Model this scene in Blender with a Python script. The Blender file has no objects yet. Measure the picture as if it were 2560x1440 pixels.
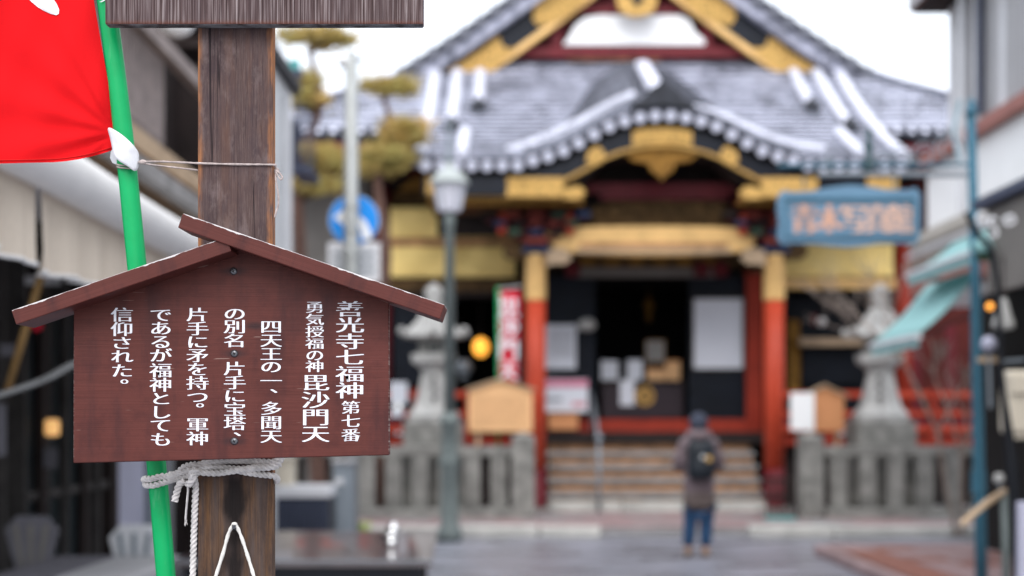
import bpy, bmesh, math, random
from mathutils import Vector, Matrix, noise as mnoise
R = math.radians
random.seed(7)
sc = bpy.context.scene
COL = sc.collection

# ---------------------------------------------------------------- camera
FPX, CX, CY, H = 3556.0, 1280.0, 1050.0, 1.5      # focal length in photo pixels, horizon row, eye height
cd = bpy.data.cameras.new('camera'); cam = bpy.data.objects.new('camera', cd); COL.objects.link(cam)
cam.location = (0, 0, H); cam.rotation_euler = (R(90), 0, 0)
cd.sensor_width = 36; cd.lens = FPX/2560*36; cd.shift_y = (CY-720)/2560
cd.clip_start = 0.05; cd.clip_end = 900
cd.dof.use_dof = True; cd.dof.focus_distance = 1.95; cd.dof.aperture_fstop = 2.9
sc.camera = cam
# ---------------------------------------------------------------- light: overcast snowy day
w = bpy.data.worlds.new('World'); sc.world = w; w.use_nodes = True
nt = w.node_tree; nt.nodes.clear(); L = nt.links.new
out = nt.nodes.new('ShaderNodeOutputWorld')
sky = nt.nodes.new('ShaderNodeTexSky'); sky.sky_type = 'NISHITA'; sky.sun_disc = False
sky.sun_elevation = R(44); sky.sun_rotation = R(186)
bg1 = nt.nodes.new('ShaderNodeBackground'); bg1.inputs[1].default_value = 0.05; L(sky.outputs[0], bg1.inputs[0])
tc = nt.nodes.new('ShaderNodeTexCoord'); sp = nt.nodes.new('ShaderNodeSeparateXYZ'); L(tc.outputs['Generated'], sp.inputs[0])
mr = nt.nodes.new('ShaderNodeMapRange'); L(sp.outputs[2], mr.inputs[0])
mr.inputs[1].default_value = 0; mr.inputs[2].default_value = 1; mr.inputs[3].default_value = 0.95; mr.inputs[4].default_value = 2.0
bg2 = nt.nodes.new('ShaderNodeBackground'); bg2.inputs[0].default_value = (0.93, 0.955, 1, 1); L(mr.outputs[0], bg2.inputs[1])
ad = nt.nodes.new('ShaderNodeAddShader'); L(bg1.outputs[0], ad.inputs[0]); L(bg2.outputs[0], ad.inputs[1]); L(ad.outputs[0], out.inputs[0])
sd = bpy.data.lights.new('sun', 'SUN'); sun = bpy.data.objects.new('sun', sd); COL.objects.link(sun)
sd.energy = 1.5; sd.angle = R(38); sd.color = (1, 0.97, 0.94); sun.rotation_euler = (R(46), R(-6), 0); sun.location = (0, 0, 20)
sc.view_settings.view_transform = 'Standard'; sc.view_settings.look = 'None'
sc.view_settings.exposure = 0.35; sc.view_settings.gamma = 1; sc.view_settings.use_curve_mapping = False
try:
    sc.cycles.use_denoising = True; sc.cycles.max_bounces = 6; sc.cycles.diffuse_bounces = 3
except Exception: pass

# ---------------------------------------------------------------- helpers
def X(px, Y): return (px-CX)*Y/FPX
def Z(py, Y): return H+(CY-py)*Y/FPX
def W(px, py, Y): return Vector((X(px, Y), Y, Z(py, Y)))
def tag(o, label=None, cat=None, group=None, kind=None):
    if label: o['label'] = label
    if cat: o['category'] = cat
    if group: o['group'] = group
    if kind: o['kind'] = kind
    return o
def thing(name, label, cat, loc=(0, 0, 0), group=None):
    o = bpy.data.objects.new(name, None); COL.objects.link(o); o.location = loc; o.empty_display_size = .1
    return tag(o, label, cat, group)
def origin(o):
    v = Vector((0, 0, 0))
    while o: v += Vector(o.location); o = o.parent
    return v
def obj(name, bm, mat, parent=None, smooth=False, at=None, shift=True):
    """Link a bmesh given in world coordinates as one object."""
    me = bpy.data.meshes.new(name)
    bmesh.ops.recalc_face_normals(bm, faces=bm.faces)
    o = bpy.data.objects.new(name, me); COL.objects.link(o)
    base = origin(parent) if parent else Vector(at) if at else Vector((0, 0, 0))
    if at and not parent: o.location = at
    if shift: bmesh.ops.translate(bm, verts=bm.verts, vec=-base)
    bm.to_mesh(me); bm.free()
    for m in (mat if isinstance(mat, (list, tuple)) else [mat]): me.materials.append(m)
    if smooth:
        for p in me.polygons: p.use_smooth = True
    if parent: o.parent = parent
    return o
def inst(name, me, M4, parent):
    o = bpy.data.objects.new(name, me); COL.objects.link(o); o.parent = parent
    o.matrix_basis = Matrix.Translation(-origin(parent)) @ M4
    return o
B = bmesh.new
def box(bm, x0, x1, y0, y1, z0, z1, bev=0):
    r = bmesh.ops.create_cube(bm, size=1)
    for v in r['verts']:
        v.co = Vector((x0+(v.co.x+.5)*(x1-x0), y0+(v.co.y+.5)*(y1-y0), z0+(v.co.z+.5)*(z1-z0)))
    if bev:
        es = list({e for v in r['verts'] for e in v.link_edges})
        bmesh.ops.bevel(bm, geom=es, offset=bev, segments=2, affect='EDGES', profile=.5)
    return bm
def pbox(bm, p0, q0, p1, q1, Y, D, bev=0):
    """A box whose front face at depth Y spans photo columns p0..p1, rows q0..q1; D deep."""
    return box(bm, X(p0, Y), X(p1, Y), Y, Y+D, Z(q1, Y), Z(q0, Y), bev)
def prism(bm, pts, y0, y1, bev=0):
    """pts = [(x,z)...] extruded from y0 to y1"""
    a = [bm.verts.new((p[0], y0, p[1])) for p in pts]; b = [bm.verts.new((p[0], y1, p[1])) for p in pts]
    n = len(pts); fs = [bm.faces.new(a), bm.faces.new(b[::-1])]
    for i in range(n): fs.append(bm.faces.new((a[i], b[i], b[(i+1) % n], a[(i+1) % n])))
    if bev:
        es = list({e for f in fs for e in f.edges})
        bmesh.ops.bevel(bm, geom=es, offset=bev, segments=1, affect='EDGES')
    return bm
def pprism(bm, pts, Y, D, bev=0): return prism(bm, [(X(p, Y), Z(q, Y)) for p, q in pts], Y, Y+D, bev)
def tube(bm, pts, r, n=10, cap=True, rope=0.0, lobes=3, twist=0.0, flat=1.0):
    pts = [Vector(p) for p in pts]; rs = r if isinstance(r, (list, tuple)) else [r]*len(pts)
    t0 = (pts[1]-pts[0]).normalized(); up = Vector((0, 0, 1)) if abs(t0.z) < .9 else Vector((1, 0, 0))
    u = t0.cross(up).normalized(); rings = []; s = 0
    for i, p in enumerate(pts):
        if i == 0: t = t0
        elif i == len(pts)-1: t = (pts[-1]-pts[-2]).normalized()
        else: t = ((pts[i+1]-p).normalized()+(p-pts[i-1]).normalized()).normalized()
        if i: s += (p-pts[i-1]).length
        u = (u-t*u.dot(t)).normalized(); v = t.cross(u); ring = []
        for k in range(n):
            a = 2*math.pi*k/n
            rr = rs[i]*(1+rope*(abs(math.cos(lobes*.5*(a-twist*s)))-.6)) if rope else rs[i]
            ring.append(bm.verts.new(p+(u*math.cos(a)+v*math.sin(a)*flat)*rr))
        rings.append(ring)
    for i in range(len(rings)-1):
        for k in range(n):
            bm.faces.new((rings[i][k], rings[i][(k+1) % n], rings[i+1][(k+1) % n], rings[i+1][k]))
    if cap:
        bm.faces.new(rings[0][::-1]); bm.faces.new(rings[-1])
    return bm
def spline(pts, per=8):
    """Catmull-Rom through the points"""
    P = [Vector(p) for p in pts]; P = [2*P[0]-P[1]]+P+[2*P[-1]-P[-2]]; o = []
    for i in range(1, len(P)-2):
        a, b, c, d = P[i-1:i+3]
        for k in range(per):
            t = k/per
            o.append(.5*((2*b)+(c-a)*t+(2*a-5*b+4*c-d)*t*t+(3*b-a-3*c+d)*t**3))
    o.append(P[-2]); return o
def lathe(bm, prof, c, n=16, rot=0, sx=1, sy=1):
    """prof = [(r,z)...] about a vertical axis through c"""
    rings = []
    for r, z in prof:
        rings.append([bm.verts.new((c[0]+max(r, 1e-4)*math.cos(rot+2*math.pi*k/n)*sx, c[1]+max(r, 1e-4)*math.sin(rot+2*math.pi*k/n)*sy, c[2]+z)) for k in range(n)])
    for i in range(len(rings)-1):
        for k in range(n):
            bm.faces.new((rings[i][k], rings[i][(k+1) % n], rings[i+1][(k+1) % n], rings[i+1][k]))
    bm.faces.new(rings[0][::-1]); bm.faces.new(rings[-1])
    return bm
def ball(bm, c, r, sx=1, sy=1, sz=1, n=12):
    q = bmesh.ops.create_uvsphere(bm, u_segments=n, v_segments=max(6, n*2//3), radius=r)
    for v in q['verts']: v.co = Vector((v.co.x*sx, v.co.y*sy, v.co.z*sz))+Vector(c)
    return bm
def disc(bm, cx, cz, r, y0, y1, n=32):
    return prism(bm, [(cx+r*math.cos(2*math.pi*k/n), cz+r*math.sin(2*math.pi*k/n)) for k in range(n)], y0, y1)

# ---------------------------------------------------------------- materials
class N:
    def __init__(s, name):
        s.m = bpy.data.materials.new(name); s.m.use_nodes = True; s.t = s.m.node_tree
        s.p = s.t.nodes['Principled BSDF']; s.L = s.t.links.new
        s.tc = s.t.nodes.new('ShaderNodeTexCoord'); s.co = s.tc.outputs['Object']
    def map(s, sc_=(1, 1, 1), loc=(0, 0, 0), src=None):
        n = s.t.nodes.new('ShaderNodeMapping'); n.inputs['Scale'].default_value = sc_; n.inputs['Location'].default_value = loc
        s.L(src or s.co, n.inputs[0]); return n.outputs[0]
    def noise(s, scale, v=None, det=4, rough=.6, dist=0):
        n = s.t.nodes.new('ShaderNodeTexNoise'); n.inputs['Scale'].default_value = scale; n.inputs['Detail'].default_value = det
        n.inputs['Roughness'].default_value = rough; n.inputs['Distortion'].default_value = dist
        s.L(v or s.co, n.inputs['Vector']); return n.outputs[0]
    def ramp(s, f, stops):
        n = s.t.nodes.new('ShaderNodeValToRGB'); e = n.color_ramp.elements
        while len(e) < len(stops): e.new(.5)
        for i, (p, c) in enumerate(stops):
            e[i].position = p; e[i].color = (c, c, c, 1) if isinstance(c, (int, float)) else (*c, 1)
        s.L(f, n.inputs[0]); return n.outputs[0]
    def mix(s, f, a, b, mode='MIX'):
        n = s.t.nodes.new('ShaderNodeMix'); n.data_type = 'RGBA'; n.blend_type = mode
        for sk, v in ((n.inputs[0], f), (n.inputs[6], a), (n.inputs[7], b)):
            if isinstance(v, bpy.types.NodeSocket): s.L(v, sk)
            elif isinstance(v, (int, float)): sk.default_value = v if sk == n.inputs[0] else (v, v, v, 1)
            else: sk.default_value = (*v, 1)
        return n.outputs[2]
    def math(s, op, a, b=0.0, clamp=False):
        n = s.t.nodes.new('ShaderNodeMath'); n.operation = op; n.use_clamp = clamp
        for sk, v in ((n.inputs[0], a), (n.inputs[1], b)):
            if isinstance(v, bpy.types.NodeSocket): s.L(v, sk)
            else: sk.default_value = v
        return n.outputs[0]
    def rng(s, v, a, b, c=0.0, d=1.0):
        n = s.t.nodes.new('ShaderNodeMapRange'); n.interpolation_type = 'SMOOTHSTEP'; s.L(v, n.inputs[0])
        for i, q in enumerate((a, b, c, d)): n.inputs[i+1].default_value = q
        return n.outputs[0]
    def sep(s, src=None):
        n = s.t.nodes.new('ShaderNodeSeparateXYZ'); s.L(src or s.co, n.inputs[0]); return n.outputs
    def nz(s):
        g = s.t.nodes.new('ShaderNodeNewGeometry'); return s.sep(g.outputs['Normal'])[2]
    def col(s, c): s.L(c, s.p.inputs['Base Color']) if isinstance(c, bpy.types.NodeSocket) else setattr(s.p.inputs['Base Color'], 'default_value', (*c, 1))
    def rough(s, r):
        if isinstance(r, bpy.types.NodeSocket): s.L(r, s.p.inputs['Roughness'])
        else: s.p.inputs['Roughness'].default_value = r
    def bump(s, h, k=.3, d=.01):
        n = s.t.nodes.new('ShaderNodeBump'); n.inputs['Strength'].default_value = k; n.inputs['Distance'].default_value = d
        s.L(h, n.inputs['Height']); s.L(n.outputs[0], s.p.inputs['Normal'])
def mul(c, k): return tuple(min(1, x*k) for x in c)
def plain(name, c, rough=.6, metal=0, var=.25, scale=6, bump=.0, bd=.01, coat=0, spec=.22):
    n = N(name); f = n.noise(scale, det=6)
    n.col(n.ramp(f, [(.3, mul(c, 1-var)), (.7, mul(c, 1+var*.6))])); n.rough(rough)
    n.p.inputs['Metallic'].default_value = metal; n.p.inputs['Specular IOR Level'].default_value = spec
    if coat: n.p.inputs['Coat Weight'].default_value = coat
    if bump: n.bump(n.noise(scale*6, det=5), bump, bd)
    return n.m
MAT = {
 'brass': plain('gilded_metal', (.74, .45, .14), .42, .35, .5, 17, .8, .03),
 'brass_dark': plain('dull_gilding', (.30, .15, .03), .5, .3, .6, 16, .7, .03),
 'giltwood': plain('pale_gilt_wood', (.76, .48, .19), .45, .2, .25, 4),
 'black': plain('black_lacquer', (.007, .009, .016), .35, 0, .4, 3),
 'slate': plain('dark_blue_shutter', (.005, .008, .015), .6, 0, .4, 4),
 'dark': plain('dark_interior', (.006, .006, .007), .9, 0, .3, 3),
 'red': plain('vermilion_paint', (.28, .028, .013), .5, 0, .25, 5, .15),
 'redlit': plain('lit_vermilion_paint', (.46, .056, .025), .45, 0, .15, 3, .1),  # copy of the vermilion with a lit tone put into its colour
 'maroon': plain('maroon_lacquer', (.13, .012, .018), .5, 0, .3, 4),
 'green': plain('green_paint', (.045, .085, .055), .6), 'blue': plain('blue_paint', (.03, .045, .10), .6), 'dullred': plain('dull_red_paint', (.20, .035, .025), .6),
 'yellow': plain('yellow_blind_cloth', (.93, .69, .25), .5, 0, .12, 1.5),
 'carved': plain('carved_brown_wood', (.13, .075, .03), .7, 0, .8, 9, 1, .05),
 'white': plain('white_plaster', (.80, .80, .80), .8, 0, .05, 3),
 'paper': plain('notice_paper', (.62, .64, .70), .5, 0, .04, 3),
 'stone': plain('weathered_granite', (.23, .225, .208), .85, 0, .5, 5, .5, .02),
 'stone_pale': plain('pale_granite', (.40, .395, .38), .85, 0, .3, 6, .4, .02),
 'kerb': plain('kerb_stone', (.47, .46, .43), .8, 0, .25, 4, .3),
 'step': plain('grey_weathered_timber', (.25, .24, .235), .75, 0, .35, 5, .3),
 'riser': plain('worn_orange_timber', (.46, .24, .115), .7, 0, .55, 4, .2),
 'boardwood': plain('fresh_cedar', (.74, .44, .22), .7, 0, .1, 3),
 'boardwood2': plain('orange_cedar', (.56, .25, .11), .7, 0, .12, 3),
 'tan': plain('tan_timber', (.44, .32, .21), .7, 0, .3, 4, .2),
 'brownbeam': plain('brown_timber', (.26, .17, .105), .8, 0, .35, 4, .3),
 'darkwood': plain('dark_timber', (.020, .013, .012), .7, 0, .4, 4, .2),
 'greywood': plain('grey_lattice_timber', (.27, .225, .21), .8, 0, .35, 6, .3),
 'lamp_green': plain('grey_green_iron', (.15, .175, .17), .45, .3, .15, 4),
 'teal_iron': plain('blue_green_iron', (.045, .14, .20), .45, .1, .2, 4),
 'steelpole': plain('galvanised_steel', (.34, .35, .34), .45, .4, .15, 5),
 'greyblue': plain('blue_grey_metal', (.22, .25, .28), .5, .1, .1, 5),
 'signblue': plain('sign_blue_paint', (.01, .24, .70), .4, 0, .05, 3),
 'boardblue': plain('dusty_blue_paint', (.125, .235, .34), .55, 0, .15, 3),
 'peach': plain('peach_lettering', (.72, .47, .36), .6, 0, .05, 3), 'peach2': plain('orange_lettering', (.66, .38, .27), .6, 0, .05, 3),
 'siding': plain('grey_metal_siding', (.38, .375, .385), .6, 0, .1, 2), 'siding2': plain('pale_siding', (.62, .62, .64), .6, 0, .1, 2),
 'beige': plain('beige_render', (.42, .39, .35), .8, 0, .12, 2), 'taupe': plain('grey_brown_render', (.20, .185, .17), .8, 0, .15, 2),
 'pinkbrown': plain('pink_brown_trim', (.32, .14, .12), .7, 0, .15, 3),
 'tealcloth': None,
 'tealedge': plain('teal_awning_edge', (.10, .35, .34), .8, 0, .15, 2),
 'cream': plain('cream_plastic', (.58, .52, .42), .5, 0, .06, 2),
 'blackpipe': plain('black_iron', (.006, .007, .010), .5, 0, .2, 3),
 'taupedark': plain('dark_door_timber', (.055, .05, .048), .7, 0, .4, 5), 'deepred': plain('deep_red_boards', (.085, .010, .007), .6, 0, .4, 3),  # taupedark: door timber in a darker tone
 'lattice': plain('lightened_lattice', (.50, .42, .40), .8, 0, .35, 6, .3),  # lattice timber lightened in colour to offset the shade under the eave
 'navy': plain('dark_blue_grey_metal', (.06, .07, .11), .5, 0, .2, 3),
 'jeans': plain('blue_denim', (.022, .06, .13), .8, 0, .35, 12), 'skin': plain('skin', (.5, .3, .22), .5, 0, .05),
 'coat': plain('mauve_padded_coat', (.165, .125, .135), .85, 0, .4, 7, .3), 'coatlow': plain('brown_coat_hem', (.11, .085, .08), .9, 0, .5, 9, .3),
 'hat': plain('blue_grey_wool', (.045, .052, .075), .95, 0, .3, 10), 'pack': plain('black_nylon', (.012, .016, .022), .45, 0, .3, 6),
 'shoe': plain('tan_suede', (.25, .17, .12), .8), 'bannerred': plain('crimson_banner_cloth', (.62, .015, .04), .8, 0, .15, 4),
 'greenpole': None, 'chrome': plain('polished_steel', (.8, .8, .8), .12, 1, .05),
 'glassteal': plain('dark_teal_glass', (.010, .018, .021), .35, 0, .2, 2), 'greycloth': plain('grey_cloth', (.15, .145, .165), .85, 0, .2, 5),
 'bark': plain('pine_bark', (.16, .09, .07), .9, 0, .5, 14, .8, .03), 'twig': plain('pale_bare_bark', (.26, .21, .18), .9, 0, .3, 8),
 'leaf': plain('fresh_leaf', (.30, .42, .03), .6, 0, .2, 5), 'lilac': plain('lilac_painted_metal', (.42, .42, .52), .6, 0, .1, 2),
 'pale_post': plain('white_painted_wall', (.54, .55, .56), .8, 0, .08, 2), 'screw': plain('dull_zinc', (.16, .16, .17), .35, .8, .4, 400),
 'recess_shade': plain('painted_recess_shade', (.01, .009, .009), .9),  # near-black colour standing in for shade in doorways and screw slots
}
def emit(name, c, k):
    n = N(name); n.col(c); n.p.inputs['Emission Color'].default_value = (*c, 1); n.p.inputs['Emission Strength'].default_value = k; return n.m
MAT['amber'] = emit('amber_lamp_glow', (1, .42, .05), 1.3)
MAT['warm'] = emit('warm_lamp_glow', (1, .55, .2), .55)
def m_snowtile(name, lo=.35, hi=.62, dark=(.055, .06, .085), snow=(.60, .62, .74), kn=.35):
    n = N(name); geo = n.t.nodes.new('ShaderNodeNewGeometry'); n.co = geo.outputs['Position']; f = n.noise(1.6, det=8, rough=.75); g = n.noise(9, det=5)
    h = n.math('ADD', n.math('MULTIPLY', f, .55), n.math('MULTIPLY', g, .45))
    nz = n.nz(); h = n.math('ADD', h, n.math('MULTIPLY', n.math('SUBTRACT', nz, .80), kn))
    k = n.rng(h, lo, hi); n.col(n.mix(k, dark, snow)); n.rough(.6); n.bump(g, .4, .01); return n.m
MAT['tile'] = m_snowtile('snow_dusted_tile', .34, .54, (.06, .065, .09), (.66, .675, .79), .75); MAT['deck'] = m_snowtile('snow_dusted_pan_tile', .40, .64, (.03, .033, .05), (.44, .455, .56))
MAT['ridge'] = m_snowtile('snowy_ridge', .33, .56, (.10, .105, .13), (.60, .61, .71), .5)
MAT['tiledark'] = plain('bare_dark_tile', (.028, .03, .038), .55, 0, .5, 8, .3)
MAT['vergesnow'] = m_snowtile('speckled_verge_snow', .36, .58, (.07, .075, .10), (.42, .43, .53), 0)
MAT['bank'] = m_snowtile('lying_snow', .18, .42, (.14, .145, .17), (.56, .57, .66), .3)
def m_asphalt():
    n = N('wet_asphalt'); f = n.noise(1, n.map((.9, 1.9, 1)), det=9, rough=.7); g = n.noise(60, det=3)
    n.col(n.mix(n.ramp(f, [(.38, 0), (.60, 1)]), (.095, .10, .115), (.25, .255, .30)))
    n.rough(n.ramp(f, [(.3, .18), (.7, .45)])); n.bump(g, .5, .01); return n.m
MAT['asphalt'] = m_asphalt()
MAT['paver_pink'] = plain('pink_paving_stone', (.30, .21, .21), .45, 0, .35, 1.5, .2)
MAT['paver_red'] = plain('red_brown_paving_stone', (.24, .10, .075), .45, 0, .4, 2, .2)
MAT['paver_grey'] = plain('grey_paving_stone', (.27, .26, .26), .45, 0, .3, 2, .2)
def m_needles():
    n = N('pine_needles'); f = n.noise(2.2, det=4); g = n.noise(11, det=2)
    c = n.mix(n.ramp(f, [(.38, 0), (.62, 1)]), (.46, .38, .12), (.60, .40, .14)); n.col(n.mix(n.ramp(g, [(.4, 0), (.7, .4)]), c, (.30, .33, .09))); n.rough(.8)
    n.p.inputs['Subsurface Weight'].default_value = 0; return n.m
MAT['needles'] = m_needles()
def m_post():
    n = N('weathered_post_timber')
    g1 = n.noise(1, n.map((430, 60, 9)), det=6, rough=.8, dist=.9); g2 = n.noise(1, n.map((1300, 200, 30)), det=3); b = n.noise(1, n.map((34, 34, 13)), det=6, rough=.65)
    c = n.mix(n.ramp(g1, [(.3, 0), (.72, 1)]), (.045, .026, .024), (.150, .098, .090))
    c = n.mix(n.ramp(g2, [(.5, 0), (.9, .55)]), c, (.30, .25, .24))
    c = n.mix(n.ramp(b, [(.42, 0), (.62, .75)]), c, (.060, .040, .044)); c = n.mix(n.ramp(n.noise(1, n.map((26, 26, 11), (5, 2, 1)), det=5, rough=.7), [(.52, 0), (.70, .55)]), c, (.26, .20, .19)); c = n.mix(n.ramp(n.noise(1, n.map((40, 40, 5), (9, 2, 3)), det=4), [(.5, 0), (.72, .5)]), c, (.17, .085, .055))
    xs, ys, zs = n.sep()
    ed = n.rng(n.math('ADD', n.math('ABSOLUTE', xs), n.math('MULTIPLY', n.math('SUBTRACT', n.noise(1, n.map((60, 60, 30)), det=3), .5), .010)), .043, .051)
    wear = n.math('MULTIPLY', ed, n.ramp(n.noise(1, n.map((60, 60, 9)), det=4), [(.42, 0), (.56, .95)]))
    c = n.mix(wear, c, (.36, .15, .062))
    crack = n.ramp(n.noise(1, n.map((95, 1, .9), (3.3, 0, 0)), det=1, rough=.4), [(.490, 0), (.497, .85), (.503, .85), (.510, 0)])
    c = n.mix(crack, c, (.015, .01, .012))
    # the foot of the post: wetter, warmer wood with a black rust stain down the middle
    low = n.rng(zs, -.012, -.030)
    warm = n.mix(n.ramp(g1, [(.3, 0), (.7, 1)]), (.040, .022, .014), (.21, .105, .048))
    gx = n.noise(1, n.map((42, 1, 3)), det=3)
    warm = n.mix(n.ramp(gx, [(.42, 0), (.6, .8)]), warm, (.085, .068, .066))
    st = n.math('SUBTRACT', n.math('ABSOLUTE', n.math('ADD', xs, n.math('MULTIPLY', n.math('SUBTRACT', n.noise(1, n.map((60, 60, 25)), det=4), .5), .022))), 0)
    warm = n.mix(n.ramp(n.noise(1, n.map((30, 30, 9), (2, 2, 2)), det=5, rough=.7), [(.44, 0), (.62, .8)]), warm, (.050, .034, .030))
    st = n.math('ADD', st, n.math('MULTIPLY', n.math('SUBTRACT', n.noise(1, n.map((5, 5, 13), (1, 3, 2)), det=2), .5), .045))
    warm = n.mix(n.rng(st, .020, .002, 0, .93), warm, (.012, .009, .009))
    c = n.mix(low, c, warm)
    n.col(n.mix(1.0, c, 0.88, 'MULTIPLY')); n.rough(.8); n.p.inputs['Specular IOR Level'].default_value = .15; n.bump(n.math('ADD', g1, n.math('MULTIPLY', crack, -1.5)), .5, .003); return n.m
def m_topboard():
    n = N('ridged_board_timber'); g1 = n.noise(1, n.map((420, 60, 6), ), det=3, rough=.6, dist=.3); g2 = n.noise(1, n.map((40, 10, 5)), det=4)
    c = n.ramp(g1, [(.36, (.034, .020, .019)), (.5, (.115, .076, .074)), (.66, (.34, .28, .275))])
    c = n.mix(n.ramp(g2, [(.4, 0), (.7, .6)]), c, (.07, .045, .048), )
    zs = n.sep()[2]; c = n.mix(n.rng(zs, .008, -.001, 0, .75), c, (.16, .055, .035))
    nzz = n.nz(); c = n.mix(n.rng(nzz, -.5, -.9), c, n.mix(n.ramp(n.noise(30), [(.4, 0), (.6, 1)]), (.22, .22, .23), (.06, .05, .05)))
    n.col(n.mix(1.0, c, 0.88, 'MULTIPLY')); n.rough(.85); n.p.inputs['Specular IOR Level'].default_value = .15; n.bump(g1, .8, .004); return n.m
def m_sign(name, roof=False):
    n = N(name); g = n.noise(1, n.map((8, 8, 520)), det=3, rough=.5); b = n.noise(8, det=5, rough=.6); s2 = n.noise(1, n.map((25, 25, 6)), det=5)
    c = n.mix(n.ramp(g, [(.25, 0), (.75, 1)]), (.080, .019, .014), (.120, .031, .024))
    c = n.mix(n.ramp(b, [(.42, 0), (.72, .55)]), c, (.140, .036, .029))
    c = n.mix(n.ramp(s2, [(.50, 0), (.72, .8)]), c, (.045, .014, .015))
    if not roof:
        x, y, z = n.sep(); wob = n.math('MULTIPLY', n.math('SUBTRACT', n.noise(1, n.map((70, 1, 260)), det=4), .5), .012)
        for qx, qz in ((584, 678), (586, 884), (586, 1103), (640, 815)):
            dx = n.math('MULTIPLY', n.math('ADD', n.math('SUBTRACT', x, (qx-578)*1.93/3556), wob), .36); dz = n.math('ADD', n.math('SUBTRACT', z, (950-qz)*1.93/3556), n.math('MULTIPLY', wob, .3))
            d = n.math('SQRT', n.math('ADD', n.math('MULTIPLY', dx, dx), n.math('MULTIPLY', dz, dz)))
            c = n.mix(n.rng(d, .0085, .001, 0, .8), c, (.030, .014, .016))
        sc_ = n.ramp(n.noise(1, n.map((30, 1, 30), (7, 0, 2)), det=6, rough=.7), [(.50, 0), (.66, .5)]); c = n.mix(sc_, c, (.062, .015, .014))
        c = n.mix(n.math('MULTIPLY', n.rng(n.math('ABSOLUTE', n.math('ADD', x, .0)), .2125, .2145), n.ramp(n.noise(1, n.map((1, 1, 400)), det=2), [(.5, 0), (.6, .7)])), c, (.40, .34, .31))
    scr = n.ramp(n.noise(1, n.map((16, 16, 300), (1.7, 0, 4)), det=2), [(.72, 0), (.74, .6)]); c = n.mix(scr, c, (.36, .24, .2))
    if roof:
        x, y, z = n.sep(); e = n.noise(1, n.map((22, 300, 20)), det=5, rough=.7)
        thr = n.math('MULTIPLY', n.math('SUBTRACT', e, .445), .012)
        k = n.rng(n.math('SUBTRACT', z, n.math('SUBTRACT', .0098, n.math('MAXIMUM', thr, .0004))), 0, .0004)
        chips = n.rng(n.math('ADD', n.noise(1, n.map((60, 60, 170)), det=3), n.rng(x, -.272, -.292, 0, .22)), .78, .8)
        c = n.mix(n.math('MAXIMUM', k, chips), c, n.mix(e, (.50, .46, .45), (.72, .68, .67)))
    n.col(n.mix(1.0, c, 0.84, 'MULTIPLY')); n.rough(.5); n.p.inputs['Specular IOR Level'].default_value = .2; n.bump(g, .25, .001); return n.m
MAT['post'] = m_post(); MAT['topboard'] = m_topboard(); MAT['sign'] = m_sign('brown_sign_paint'); MAT['signroof'] = m_sign('chipped_brown_roof_paint', True)
def m_cloth(name, c, tr=.35, s=900):
    n = N(name); g = n.noise(s, det=1); n.col(n.ramp(g, [(.3, mul(c, .93)), (.7, c)])); n.rough(.9); n.p.inputs['Specular IOR Level'].default_value = .1; n.bump(g, .12, .001)
    t = n.t.nodes.new('ShaderNodeBsdfTranslucent'); t.inputs[0].default_value = (*c, 1); mx = n.t.nodes.new('ShaderNodeMixShader'); mx.inputs[0].default_value = tr
    o = n.t.nodes['Material Output']; n.L(n.p.outputs[0], mx.inputs[1]); n.L(t.outputs[0], mx.inputs[2]); n.L(mx.outputs[0], o.inputs[0]); return n.m
MAT['flag'] = m_cloth('scarlet_flag_cloth', (.78, .010, .014), .28); MAT['tab'] = m_cloth('white_flag_tape', (.75, .75, .78), .2)
def m_print():
    n = N('worn_white_paint'); n.col(n.mix(n.ramp(n.noise(1, n.map((260, 260, 420)), det=6, rough=.75), [(.63, 0), (.70, .75)]), n.ramp(n.noise(30), [(.3, (.66, .65, .69)), (.7, (.80, .79, .83))]), (.30, .16, .14))); n.rough(.6); return n.m
MAT['white_print'] = m_print()
MAT['tealcloth'] = m_cloth('pale_teal_awning_cloth', (.40, .66, .66), .4, 40)
MAT['canvas'] = m_cloth('worn_white_canvas', (.84, .82, .80), .2, 9); MAT['valance'] = m_cloth('beige_valance_cloth', (.70, .60, .49), .12, 60)
def m_green():
    n = N('green_plastic_pole'); n.col(n.mix(n.ramp(n.noise(1, n.map((90, 90, 14)), det=6), [(.62, 0), (.74, .35)]), n.ramp(n.noise(20), [(.3, (.0, .30, .085)), (.7, (.0, .35, .105))]), (.12, .38, .2))); n.rough(.38); n.p.inputs['Specular IOR Level'].default_value = .25; return n.m
MAT['greenpole'] = m_green()
MAT['rope'] = plain('weathered_cotton_rope', (.64, .60, .58), .9, 0, .35, 60, .4, .002); MAT['string'] = plain('hemp_string', (.42, .35, .33), .9, 0, .4, 160, .3, .001)
MAT['cord'] = plain('white_cotton_cord', (.70, .67, .62), .9, 0, .15, 90, .3, .001)
MAT['lampglass'] = m_cloth('frosted_lamp_glass', (.93, .93, 1.0), .5, 4)
MAT['table'] = plain('dark_lacquered_table', (.085, .055, .06), .28, 0, .5, 5, spec=1.0, coat=.6)

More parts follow.
